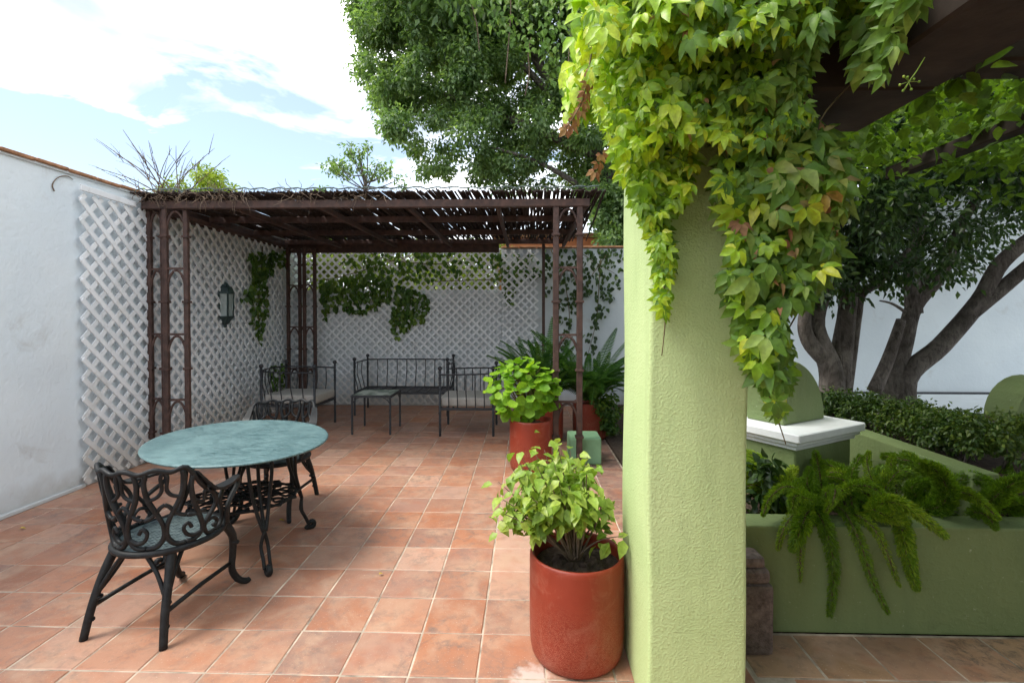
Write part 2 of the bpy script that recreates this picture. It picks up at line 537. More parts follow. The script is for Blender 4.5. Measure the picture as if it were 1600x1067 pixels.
M['grout'] = m_plain('grout', (.44,.365,.285), .9, .2, 6, .6)
M['iron'] = m_metal('cast_aluminium', (.009,.010,.011), (.024,.026,.027), .48, spec=.25)
M['seat'] = m_metal('seat_patina', (.06,.085,.09), (.14,.19,.19), .45, 40)
M['wrought'] = m_metal('wrought_iron', (.022,.024,.027), (.05,.054,.058), .5, spec=.4)
M['rust'] = m_metal('brown_steel', (.058,.035,.029), (.115,.066,.052), .6, 14, spec=.3)
M['beam'] = m_plain('dark_timber', (.034,.026,.021), .8, .2, 6, .45, .4)
M['reed'] = m_plain('reed', (.048,.036,.032), .9, .1, 12, .6)
M['twig'] = m_plain('dry_twig', (.17,.125,.09), .9, .1, 20, .4)
M['cord'] = m_plain('green_cord', (.085,.11,.10), .8, .2, 20, .4)
M['stem'] = m_plain('green_brown_stem', (.13,.10,.05), .8, .2, 18, .4)
k = NT('grey_bark'); p = k.pos()
mp = k.n('ShaderNodeMapping'); mp.inputs['Scale'].default_value = (1, 1, .28); k.l(p, mp.inputs['Vector'])
nb = k.noise(mp.outputs[0], 26, 5, .7, .8); nl = k.noise(p, 3.5, 5, .65, .5)
c = k.mix(k.ramp(nl, [(.35,0.0),(.68,1.0)]), (.085,.07,.06), (.22,.19,.165))
c = k.mix(k.ramp(nb, [(.30,.75),(.55,0.0)]), c, (.025,.02,.017))
k.bump(k.math('ADD', nb, k.math('MULTIPLY', k.noise(p, 9, 5, .7), 1.2)), .9, .03)
M['bark'] = k.fin(c, .9, 0, .15)
M['cushion'] = m_plain('grey_cushion', (.40,.38,.34), .95, .1, 40, .12, .3)
M['soil'] = m_plain('soil', (.075,.055,.042), .95, .1, 30, .5, 1.0)
M['stone'] = m_plain('volcanic_stone', (.15,.115,.10), .95, .15, 30, .5, 1.0)
M['ochre'] = m_plain('orange_facade', (.55,.20,.085), .85, .2, 1.5, .12)
M['glassy'] = None
k = NT('red_glaze'); p = k.obj()
n1 = k.noise(p, 5, 8, .65, .4)
c = k.mix(k.ramp(n1, [(.3,0.0),(.7,1.0)]), (.225,.028,.012), (.29,.042,.018))
scr = k.ramp(k.noise(p, 26, 5, .8, 3.5), [(.50,0.0),(.52,.7),(.54,0.0)])
sepz = k.n('ShaderNodeSeparateXYZ'); k.l(p, sepz.inputs[0])
lowz = k.ramp(k.math('ADD', sepz.outputs['Z'], k.math('MULTIPLY', n1, .3)), [(.28,1.0),(.52,0.0)])
c = k.mix(k.math('MULTIPLY', scr, lowz), c, (.55,.27,.18))
c = k.mix(k.ramp(k.noise(p, 7, 5, .75, 1.0), [(.50,0.0),(.72,.5)]), c, (.36,.14,.09))
drk = k.ramp(k.noise(p, 60, 6, .7), [(.60,0.0),(.68,.6)])
c = k.mix(k.math('MULTIPLY', drk, lowz), c, (.10,.025,.015))
k.bump(k.noise(p, 14, 5), .12, .006)
M['pot'] = k.fin(c, k.ramp(n1, [(.3,.34),(.7,.58)]), 0, .4)
k = NT('teal_table_top'); p = k.obj()
st = k.n('ShaderNodeMapping'); st.inputs['Scale'].default_value = (1.0, 3.2, 1.0); st.inputs['Rotation'].default_value = (0,0,R(60)); k.l(p, st.inputs['Vector'])
n1 = k.noise(st.outputs[0], 11, 9, .75, .5)
c = k.mix(k.ramp(n1, [(.34,0.0),(.64,1.0)]), (.022,.066,.076), (.115,.20,.205))
c = k.mix(k.ramp(k.noise(st.outputs[0], 48, 5, .8), [(.46,0.0),(.66,.55)]), c, (.24,.33,.33))
c = k.mix(k.ramp(k.noise(p, 2.6, 6, .6), [(.45,0.0),(.75,.5)]), c, (.22,.34,.34))
k.bump(k.noise(st.outputs[0], 55, 5), .12, .003)
M['tabletop'] = k.fin(c, k.ramp(n1, [(.3,.28),(.7,.5)]), 0, .35)
k = NT('mosaic_top'); p = k.obj()
v = k.n('ShaderNodeTexVoronoi'); v.inputs['Scale'].default_value = 11; k.l(p, v.inputs['Vector'])
c = k.mix(k.ramp(v.outputs['Color'], [(.4,0.0),(.6,1.0)], 'CONSTANT'), (.10,.15,.10), (.42,.46,.38))
M['mosaic'] = k.fin(c, .3, 0, .5)
k = NT('lantern_glass')
k.b.inputs['Transmission Weight'].default_value = .55
k.b.inputs['IOR'].default_value = 1.3
M['glassy'] = k.fin((.62,.72,.70), .35, 0, .5)

M['l_creeper'] = m_leaf('creeper_leaf', [(0,(.12,.25,.022)),(.3,(.25,.42,.03)),(.55,(.38,.56,.035)),(.78,(.52,.64,.045)),(.96,(.62,.60,.05)),(1,(.44,.24,.07))], .42, .36, .5)
M['l_creeper2'] = m_leaf('creeper_leaf_green', [(0,(.07,.15,.025)),(.4,(.13,.25,.035)),(.75,(.20,.34,.05)),(.94,(.30,.38,.08)),(1,(.28,.20,.09))], .38, .45, .4)
M['l_dry'] = m_leaf('creeper_leaf_dry', [(0,(.24,.10,.05)),(.5,(.33,.17,.09)),(1,(.36,.26,.10))], .2, .7, .2)
M['l_canopy'] = m_leaf('canopy_leaf', [(0,(.05,.10,.015)),(.5,(.10,.18,.02)),(1,(.18,.28,.03))], .5, .5, .3)
M['l_tree'] = m_leaf('tree_leaf', [(0,(.07,.135,.055)),(.4,(.15,.245,.10)),(.75,(.245,.36,.14)),(1,(.37,.48,.18))], .5, .38, .5)
M['l_ficus'] = m_leaf('ficus_leaf', [(0,(.018,.042,.014)),(.5,(.038,.080,.022)),(1,(.085,.145,.034))], .35, .36, .5)
M['l_hedge'] = m_leaf('hedge_leaf', [(0,(.03,.07,.015)),(.5,(.07,.13,.022)),(1,(.17,.22,.03))], .3, .4, .5)
M['l_fox'] = m_leaf('foxtail_needle', [(0,(.06,.14,.014)),(.5,(.19,.33,.025)),(1,(.50,.58,.05))], .45, .4, .4, obj=.45)
M['l_fern'] = m_leaf('fern_leaf', [(0,(.025,.085,.018)),(.5,(.055,.15,.028)),(1,(.12,.25,.04))], .35, .5, .3)
M['l_ger'] = m_leaf('geranium_leaf', [(0,(.12,.27,.02)),(.5,(.23,.44,.025)),(1,(.36,.56,.04))], .38, .5, .35)
M['l_boug'] = m_leaf('bougainvillea_leaf', [(0,(.13,.22,.03)),(.4,(.23,.36,.05)),(.8,(.36,.47,.08)),(1,(.44,.48,.13))], .35, .4, .4)
M['l_ivy'] = m_leaf('ivy_leaf', [(0,(.03,.085,.015)),(.5,(.07,.15,.022)),(1,(.17,.26,.035))], .35, .45, .4)
M['l_bush'] = m_leaf('sunny_bush_leaf', [(0,(.13,.20,.03)),(.5,(.25,.33,.05)),(1,(.40,.46,.09))], .4, .5, .3)
M['l_fallen'] = m_leaf('fallen_leaf', [(0,(.45,.30,.05)),(1,(.55,.40,.10))], .2, .7, .2)

# ================================================================== STRUCTURE
XL, YB = -4.10, 8.70
# ground sheet to the horizon
g = MB(); g.add([(-900,-900,-.06),(900,-900,-.06),(900,900,-.06),(-900,900,-.06)], [(0,1,2,3)])
structure(g.build('ground', M['soil']))

# patio floor: grout bed with single tiles on it
TS = 0.305
fl = MB(); fl.box(XL, 1.02, -3.0, YB, -.05, -.004)
floor = structure(fl.build('patio_floor', M['grout']))
tile_meshes = []
for q in range(8):
    m = MB(); e = .0042; j = lambda: random.uniform(-.0018, .0018)
    h = TS/2 - e; b = .005
    base = [(-h+j(),-h+j()),(h+j(),-h+j()),(h+j(),h+j()),(-h+j(),h+j())]
    top = [(x*(1-b/h), y*(1-b/h)) for x, y in base]
    zt = [random.uniform(-.0012,.0012) for _ in range(4)]
    m.add([(x,y,-.012) for x,y in base] + [(x,y,-.0035) for x,y in base] + [(x,y,zt[i]) for i,(x,y) in enumerate(top)],
          [(8,9,10,11)] + [(4+i,4+(i+1)%4,8+(i+1)%4,8+i) for i in range(4)] + [(i,(i+1)%4,4+(i+1)%4,4+i) for i in range(4)])
    tile_meshes.append(m.mesh('floor_tile', M['tile']))
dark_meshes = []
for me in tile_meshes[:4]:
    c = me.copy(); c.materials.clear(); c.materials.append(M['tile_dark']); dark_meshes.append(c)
cells = []
x0t, y0t = -.213, 2.473
for i in range(-14, 5):
    for jx in range(-18, 22):
        cx, cy = x0t + (i+.5)*TS, y0t + (jx+.5)*TS
        if cx - TS/2 < XL - .28 or cx + TS/2 > 1.04 or cy + TS/2 > YB + .25: continue
        cells.append((cx, cy))
def seen(c):
    d = CAM_M.transposed() @ (Vector((c[0], c[1], 0)) - EYE)
    if d.z > -.2: return None
    u, v = 800 + FPX*d.x/-d.z, 533.5 - SHIFT - FPX*d.y/-d.z
    return (u, v) if -120 < u < 1660 and v < 1190 else None
vis = sorted([c for c in cells if seen(c)], key=lambda c: c[0]**2 + c[1]**2)
single = vis[:290]
rest = [c for c in cells if c not in set(single)]
def place_tile(c, me, parent, name='tile'):
    o = bpy.data.objects.new(name, me); COL.objects.link(o); o.parent = parent
    o.location = (c[0], c[1], random.uniform(-.001, .0012))
    o.rotation_euler = (random.uniform(-.004,.004), random.uniform(-.004,.004), random.choice((0,1,2,3))*math.pi/2 + random.uniform(-.006,.006))
    return o
for c in single:
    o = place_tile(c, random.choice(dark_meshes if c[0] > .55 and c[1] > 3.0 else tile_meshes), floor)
rt = MB()
for (cx, cy) in rest:
    me = random.choice(tile_meshes)
    z = random.uniform(-.001, .001)
    rt.add([(v.co.x+cx, v.co.y+cy, v.co.z+z) for v in me.vertices], [tuple(pg.vertices) for pg in me.polygons])
stuff(rt.build('outer_tiles', M['tile'], floor))

# walkway on the right of the pillar, older browner tiles in running bond
wf = MB(); wf.box(1.021, 6.5, -3.0, 2.52, -.05, -.003)
walk = structure(wf.build('walkway', M['grout']))
walk_meshes = []
for me in tile_meshes[:5]:
    c = me.copy(); c.materials.clear(); c.materials.append(M['tile_walk']); walk_meshes.append(c)
for r_ in range(0, 3):
    cy = 2.52 - .165 - r_*TS
    for i in range(0, 10):
        cx = 1.021 + .155 + i*TS + (TS/2 if r_ % 2 else 0)
        place_tile((cx, cy), random.choice(walk_meshes), walk)
wr = MB()
for r_ in range(3, 18):
    cy = 2.52 - .165 - r_*TS
    for i in range(0, 17):
        cx = 1.021 + .155 + i*TS + (TS/2 if r_ % 2 else 0)
        me = random.choice(walk_meshes)
        wr.add([(v.co.x+cx, v.co.y+cy, v.co.z) for v in me.vertices], [tuple(pg.vertices) for pg in me.polygons])
stuff(wr.build('outer_tiles', M['tile_walk'], walk))

# ---------------------------------------------------------------- left boundary wall
wl = thing('boundary_wall', 'long white plastered wall with terracotta coping on the left side', 'wall', (XL, 0, 0))
m = MB()
ny, nz = 60, 16          # slightly uneven plaster face
gridv = []
for a in range(ny+1):
    for b in range(nz+1):
        gridv.append((random.uniform(-.006,.006) if 0 < b < nz else 0, -3 + 12.2*a/ny, 2.86*b/nz))
gf = [(a*(nz+1)+b, (a+1)*(nz+1)+b, (a+1)*(nz+1)+b+1, a*(nz+1)+b+1) for a in range(ny) for b in range(nz)]
m.add(gridv, gf)
m.box(-.26, -.03, -3, 9.2, 0, 2.855)
m.build('plaster_face', M['plaster'], wl, smooth=True)
m = MB(); m.box(0.0, .030, -3, 4.5, -.003, .035); m.build('skirting', M['plaster'], wl, bevel=.008)
yy = -3.0
while yy < 9.0:
    m = MB(); L = random.uniform(.28,.31)
    z = random.uniform(-.004,.006)
    m.obox((-.31,yy,2.885+z),(.35,0,-.012),(0,L-.008,0),(0,0,.03))
    m.build('coping_tile', M['coping'], wl, bevel=.006)
    yy += L
m = MB(); m.box(-.28, .018, -3, 9.2, 2.857, 2.884); m.build('mortar_bed', M['plaster'], wl)
# bit of dead tendril on the wall
m = MB(); pts = [P(83,297,3.0) for _ in range(1)]
def on_left(u, v, off=.01):
    d = ray(u, v); t = (XL + off - EYE.x)/d.x
    return EYE + d*t
m.tube([on_left(85,299), on_left(82,289), on_left(90,278), on_left(104,275), on_left(114,281)], [.006,.005,.004,.004,.003], 5, 4)
tag(m.build('dead_tendril', M['twig']), 'small dry curled tendril on the bare white wall beside the lattice', 'twig')

# ---------------------------------------------------------------- back wall (lower behind the pergola, full height to its right)
wb = thing('rear_wall', 'pale plastered wall closing the patio behind the pergola and the trees', 'wall', (0, YB, 0))
m = MB()
m.box(XL, -.42, 0, .22, 0, 2.02)
m.box(-.418, 2.0, 0, .22, 0, 2.74)
m.box(2.002, 16, 0, .22, 0, 3.75)
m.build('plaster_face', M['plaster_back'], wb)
x = -.42
while x < 1.7:
    m = MB(); m.obox((x,-.05,2.742+random.uniform(0,.004)),(.30,0,0),(0,.32,.03),(0,0,.03)); m.build('coping_tile', M['coping'], wb, bevel=.006); x += .312
m = MB(); m.box(4.6, 9.4, -.035, -.002, .235, .275); m.build('pipe', M['wrought'], wb)

# orange house wall beyond, seen as a strip between pergola roof and wall
hs = thing('orange_house', 'orange painted house wall showing in a strip above the rear wall', 'house', (0, 12.2, 0))
m = MB(); m.box(-.7, 5.5, 0, 4, 0, 3.45); m.build('facade', M['ochre'], hs)
m = MB(); m.box(-.8, 5.6, -.12, 4.1, 3.452, 3.56); m.build('roof_slab', M['coping'], hs)

# ---------------------------------------------------------------- lattice panels
def lattice(name, label, origin, ax, W, H, pitch, sw=.046, off=.02, nrm=(1,0,0), x0=0.0, frame=(), th=.008, drop=0.0):
    """diagonal lattice in the plane origin + s*ax + z*up; every slat its own part"""
    t = thing(name, label, 'lattice', origin)
    ax = Vector(ax); n = Vector(nrm); up = Vector((0,0,1))
    def slat(p, q, layer):
        a = ax*p[0] + up*p[1]; b = ax*q[0] + up*q[1]
        d = (b-a)
        if d.length < .06: return
        d.normalize()
        s = n.cross(d)
        o = a - s*sw/2 + n*(off + layer*(th+.0015))
        mb = MB(); mb.obox(o, b-a, s*sw, n*th)
        mb.build('slat', M['lattice'], t)
    c = -H
    jit = random.uniform(0, pitch)
    k = -H + jit
    while k < W + H:
        # rising: s - z = k ; falling: s + z = k + H
        z0, z1 = max(0, -k), min(H, W-k)
        if z1 - z0 > .04: slat((k+z0, z0), (k+z1, z1), 0)
        kk = k
        s0, s1 = max(0, kk), min(W, kk+H)
        if s1 - s0 > .04: slat((s0, kk+H-s0), (s1, kk+H-s1), 1)
        k += pitch
    for (s0, z0, s1, z1, w) in frame:
        mb = MB(); a = ax*s0+up*z0; b = ax*s1+up*z1; d = (b-a).normalized(); s = n.cross(d)
        mb.obox(a - s*w/2 + n*(off+2*th+.005), b-a, s*w, n*.016)
        mb.build('frame_board', M['lattice'], t, bevel=.003)
    return t
lattice('lattice_panel', 'wide white diagonal lattice on the left wall in front of the pergola post', (XL, 4.45, .04), (0,1,0), .84, 2.66, .182, frame=[(-.02,2.71,.62,2.69,.055)], sw=.044, off=.045)
lattice('lattice_panel', 'long white diagonal lattice along the left wall under the pergola, behind the lantern', (XL, 5.31, .02), (0,1,0), 3.30, 2.70, .165, sw=.038, off=.045)
lattice('lattice_panel', 'broad white lattice on the rear wall behind the empty iron bench', (-4.08, YB, .03), (1,0,0), 3.66, 2.66, .140, sw=.034, off=.045, nrm=(0,-1,0), frame=[(0,2.69,3.66,2.69,.03)])
lattice('lattice_panel', 'narrow white lattice strip on the rear wall beside the potted ferns', (-.40, YB, .40), (1,0,0), .62, 2.30, .140, sw=.032, off=.12, nrm=(0,-1,0))

# ---------------------------------------------------------------- pergola
pg = thing('pergola', 'brown steel pergola with a roof of thin dark reeds', 'pergola', (0, 5.2, 0))
def arch(mb, a, b, zs, zt, r=.0135, n=7):
    """pointed arch between the strands a, b (plan points) from spring zs to apex zt"""
    a, b = Vector((*a,0)), Vector((*b,0)); mid = (a+b)/2
    for p in (a, b):
        pts = []
        for i in range(n):
            t = i/(n-1)
            q = p + (mid-p)*(1-math.cos(t*math.pi/2))**1.05
            pts.append((q.x, q.y, zs + (zt-zs)*math.sin(t*math.pi/2)**.95))
        mb.tube(pts, r, 6)
def arch_post(plan, faces, fat=(), H=2.703, w=.060):
    root = None
    for i, (x, y) in enumerate(plan):
        mb = MB(); ww = w*(1.25 if i in fat else 1)
        mb.box(x-ww/2, x+ww/2, y-ww/2, y+ww/2, 0, H)
        o = mb.build('post', M['rust'], pg, bevel=.006)
        for zc_ in (.33, 1.02, 1.73, 2.42):
            cl = MB(); cl.box(x-ww*.72, x+ww*.72, y-ww*.72, y+ww*.72, zc_-.012, zc_+.012)
            cl.build('collar', M['rust'], o, bevel=.003)
    ties = (.68, 1.375, 2.07, 2.69)
    for (i, j) in faces:
        for zt in ties:
            mb = MB(); arch(mb, plan[i], plan[j], zt-.37, zt-.005)
            mb.build('arch', M['rust'], pg, smooth=True)
            if zt < 2.6:
                mb = MB(); mb.bar((*plan[i], zt+.012), (*plan[j], zt+.012), .022, .022); mb.build('tie_bar', M['rust'], pg)
arch_post([(.315,-.02),(.56,-.02)], [(0,1)])
arch_post([(-4.03,.06),(-3.855,.04),(-3.79,-.03),(-3.60,.02)], [(0,1),(2,3)], fat=(1,), w=.048)
arch_post([(-3.95,3.02),(-3.79,3.10),(-3.66,2.98),(-3.52,3.06)], [(0,1),(1,2),(2,3)], w=.05)
m = MB(); m.box(.275,.325,3.08,3.13,0,2.76); m.build('post', M['rust'], pg, bevel=.005)
def beam(x0,x1,y0,y1,z0,z1,nm='beam'):
    mb = MB(); mb.box(x0,x1,y0,y1,z0,z1); mb.build(nm, M['rust'], pg, bevel=.006)
beam(-4.03,.66,-.055,.02,2.705,2.785)
beam(-4.095,-4.04,.03,3.44,2.695,2.842,'fascia')
for yq in (1.03, 2.05): beam(-4.0,.64,yq,yq+.05,2.755,2.83,'purlin')
beam(-4.03,.66,3.05,3.12,2.765,2.84)
beam(-4.03,-.44,3.125,3.16,2.63,2.80,'fascia')
for xq in (-4.0,-3.1,-2.17,-1.25,-.31,.60): beam(xq,xq+.045,.022,3.048,2.70,2.752,'rafter')
reed_meshes = []
for q in range(6):
    mb = MB(); pts = []; L = 3.45
    bx, bz = random.uniform(-.02,.02), random.uniform(-.008,.012)
    for i in range(6):
        t = i/5
        pts.append((bx*math.sin(t*math.pi)+random.uniform(-.006,.006), t*L, bz*math.sin(t*math.pi)+random.uniform(-.003,.003)))
    mb.tube(pts, [.0115,.0105,.011,.0100,.0095,.007], 5)
    reed_meshes.append(mb.mesh('reed', M['reed'], True))
x = -4.05
nre = 0
while x < .80 and nre < 285:
    o = link('reed', random.choice(reed_meshes), pg, (x, -.13+random.uniform(-.05,.04), 2.845+random.uniform(-.008,.010)))
    o.rotation_euler = (random.uniform(-.004,.004), random.uniform(0,6.28), random.uniform(-.035,.035) - .03)
    o.scale = (random.uniform(.8,1.25),1,1)
    x += random.choice((.0150,.0165,.0175,.020,.026)) + (random.uniform(.006,.014) if random.random() < .16 else 0); nre += 1
# second loose layer of reeds above, denser at the back, too thin and tangled to count
mb = MB()
for q in range(1000):
    xx = random.uniform(-4.05,.78); yy0 = random.uniform(.25,2.6) if q > 520 else random.uniform(-.12,2.2)
    if xx > -2.6 and yy0 < .45 and random.random() < .8: yy0 += .5
    L = random.uniform(.8,1.7); a = random.uniform(-.10,.08)
    if yy0+L > 3.5: L = 3.5-yy0
    z = 2.868+random.uniform(0,.022)
    mb.tube([(xx,yy0,z),(xx+a*L*.5,yy0+L*.5,z+random.uniform(-.004,.01)),(xx+a*L,yy0+L,z)], [.010,.0105,.008], 4)
stuff(mb.build('loose_reeds', M['reed'], pg, smooth=True))
mb = MB()
pts = [(-4.0+i*.06, -.16+.012*math.sin(i*.9)+random.uniform(-.006,.006), 2.878+.010*math.sin(i*2.1)+random.uniform(-.004,.004)) for i in range(80)]
mb.tube(pts, .007, 5)
for q in range(240):     # ties round the reed ends
    i = random.randrange(79); p = pts[i]
    mb.tube([(p[0]+random.uniform(-.02,.02),p[1]-.004,p[2]+.004),(p[0]+random.uniform(-.03,.03),p[1]-.012,p[2]-random.uniform(.015,.04))], .0025, 3)
mb.build('edge_cord', M['cord'], pg, smooth=True)
# tangle of dead creeper on the left front of the roof
mb = MB()
for q in range(220):
    cx = random.choice((-3.9,-3.7,-3.45,-3.2,-3.3,-2.95,-2.3,-1.7)) + random.gauss(0,.12)
    p = Vector((cx, -.08+random.uniform(-.12,.12), 2.83+random.uniform(-.05,.045)))
    pts = [p]; d = Vector((random.gauss(0,1),random.gauss(0,.5),random.gauss(-.2,.7))).normalized()
    for s in range(4):
        d = (d + Vector((random.gauss(0,.5),random.gauss(0,.4),random.gauss(-.12,.4)))).normalized()
        pts.append(pts[-1] + d*random.uniform(.02,.06))
    mb.tube(pts, [.004,.0035,.003,.0025,.0015], 3)
stuff(tag(mb.build('dry_creeper', M['twig'], None, smooth=True, loc=(0,5.2,0)), 'tangle of dead dry creeper along the front edge of the reed roof', 'dry creeper'))

# ---------------------------------------------------------------- green pillar and porch timbers
PX0, PX1, PY0, PY1 = .472, .850, 1.92, 2.42
m = MB()
nz = 26
vs = []
per = [(PX0,PY0),(PX1,PY0),(PX1,PY1),(PX0,PY1)]
m.box(PX0, PX1, PY0, PY1, -.004, 2.398)
pil = m.build('pillar', M['green'], None, bevel=.018, seg=3)
bmx = bmesh.new(); bmx.from_mesh(pil.data)
bmesh.ops.subdivide_edges(bmx, edges=[e for e in bmx.edges if abs(e.verts[0].co.z-e.verts[1].co.z) > 1], cuts=24)
for v in bmx.verts:
    v.co.x += .004*math.sin(v.co.z*5.1+v.co.y*3); v.co.y += .004*math.sin(v.co.z*4.3+v.co.x*7)
bmx.to_mesh(pil.data); bmx.free()
pil.data.polygons.foreach_set('use_smooth', [True]*len(pil.data.polygons)); pil.data.set_sharp_from_angle(angle=R(50))
tag(pil, 'square light green stucco pillar hung with creeper', 'pillar')
pt = thing('porch_frame', 'dark heavy timber beams resting on the green pillar', 'timber frame', (1.3, 1.0, 0))
m = MB(); m.box(.40-1.3, 1.466-1.3, 1.83-1, 2.26-1, 2.402, 2.70); m.build('cross_beam', M['beam'], pt, bevel=.01)
m = MB(); m.box(1.15-1.3, 1.464-1.3, -1.49-1, 1.828-1, 2.404, 2.74); m.build('main_beam', M['beam'], pt, bevel=.01)
m = MB(); m.box(1.4665-1.3, 6.6-1.3, 1.95-1, 2.12-1, 2.56, 2.70); m.build('cross_beam', M['beam'], pt, bevel=.01)
for q in range(3):
    m = MB(); y = 1.0 - q*1.0; m.box(1.467-1.3, 6.6-1.3, y-.05-1, y+.05-1, 2.60, 2.70); m.build('rafter', M['beam'], pt, bevel=.006)
m = MB(); m.box(1.152-1.3, 6.6-1.3, -1.5-1, 1.3-1, 2.805, 2.84); m.build('sky_block_deck', M['beam'], pt)  # unseen solid deck, added to keep sky light off the planter side
m = MB(); m.box(-.7-1.3, 6.8-1.3, -1.75-1, -1.5-1, 0, 2.84); m.build('sky_block_wall', M['green_shaded'], pt)  # unseen wall behind the camera, added to block sky light from the planter
for xq in (3.0, 4.6, 6.4):
    m = MB(); m.box(xq-.05-1.3, xq+.05-1.3, -1.49-1, 4.2-1, 2.702, 2.80); m.build('rafter', M['beam'], pt, bevel=.006)

# ---------------------------------------------------------------- planter, garden bed, pedestal
pw = thing('planter', 'long low green planter wall below the foxtail ferns', 'planter', (1.0, 2.52, 0))
m = MB(); m.box(-.10, 5.6, 0, .16, 0, .54); m.build('front_wall', M['green_shaded'], pw, bevel=.012, seg=2)
m = MB(); m.box(1.36, 1.50, .165, 2.4, 0, .76); m.build('side_wall', M['green_shaded'], pw, bevel=.010, seg=2)
m = MB()
n_ = 22
vs = [(.17+1.185*i/n_, .162+1.938*j/n_, .44+random.uniform(-.02,.03)) for i in range(n_+1) for j in range(n_+1)]
m.add(vs, [(i*(n_+1)+j,(i+1)*(n_+1)+j,(i+1)*(n_+1)+j+1,i*(n_+1)+j+1) for i in range(n_) for j in range(n_)])
m.build('soil', M['soil'], pw, smooth=True)
gb = MB()
gb.box(2.505, 15.9, 2.69, 4.6, 0, .70)
structure(gb.build('garden_bed', M['soil']))
m = MB(); m.box(.07, .17, .162, 2.1, 0, .54); m.box(.07, 1.356, 2.102, 2.22, 0, .54); m.build('rear_wall', M['green_shaded'], pw)
sbd = MB(); sbd.box(1.021, 2.49, 4.745, YB-.002, -.05, .03); structure(sbd.build('soil_bed', M['soil']))
gg = MB(); gg.box(2.495, 15.9, 4.602, YB-.004, 0, .24); structure(gg.build('garden_paving', M['plaster_back']))

# rotated pedestal
pd = thing('pedestal', 'green pedestal with white stepped cap and quarter round top beside the pillar', 'pedestal', (1.58, 2.91, 0), R(30.5))
m = MB(); m.box(.06,.66,.06,.60,.40,.80); m.build('body', M['green_shaded'], pd, bevel=.008)
cp = MB(); cp.box(.0,.72,.0,.66,.848,.90); cpo = cp.build('cap', M['cap'], pd, bevel=.006)
for z0, z1, o_ in ((.822,.8475,.022),(.795,.8215,.042)):
    m = MB(); m.box(o_,.72-o_,o_,.66-o_,z0,z1); m.build('cap_step', M['cap'], cpo, bevel=.004)
prof = [(-.004,.0),(-.03,.14),(-.055,.28),(-.075,.40),(-.02,.412)]
for i in range(1, 13):
    a = math.pi/2*(1-i/12); prof.append((-.02+.46*math.cos(a)**.92, .412*math.sin(a)))
m = MB(); n = len(prof)
m.add([(x+.17,.20,.902+z) for x,z in prof] + [(x+.17,.46,.902+z) for x,z in prof],
      [tuple(range(n)), tuple(reversed(range(n,2*n)))] + [(i,n+i,n+(i+1)%n,(i+1)%n) for i in range(n)])
m.build('quarter_round', M['green_shaded'], pd, bevel=.006)
pd2 = thing('pedestal', 'green round topped pedestal behind the hedge at the right edge', 'pedestal', (4.45, 4.3, .70))
m = MB(); prof = [(-.3,0)] + [(.3-.6*(1-math.cos(a))/2 if False else .32*math.cos(a), .36*math.sin(a)) for a in [math.pi*i/14 for i in range(15)]]
n = len(prof)
m.add([(x,0,z) for x,z in prof[1:]] + [(x,.3,z) for x,z in prof[1:]], [tuple(reversed(range(n-1))), tuple(range(n-1,2*n-2))] + [(i,(i+1)%(n-1),n-1+(i+1)%(n-1),n-1+i) for i in range(n-1)])
m.build('round_top', M['green_shaded'], pd2)
# volcanic stone block between pillar and planter
st = thing('stone_block', 'weathered brown volcanic stone block with moulded top beside the pillar', 'stone', (1.05, 2.36, 0))
m = MB(); m.box(-.13,.115,-.02,.15,0,.33); o = m.build('block', M['stone'], st, bevel=.022, seg=2)
m = MB(); m.box(-.12,.105,-.01,.145,.328,.40); m.build('moulding', M['stone'], st, bevel=.03, seg=3)
m = MB(); m.box(-.10,.085,.005,.13,.398,.45); m.build('moulding', M['stone'], st, bevel=.02, seg=2)

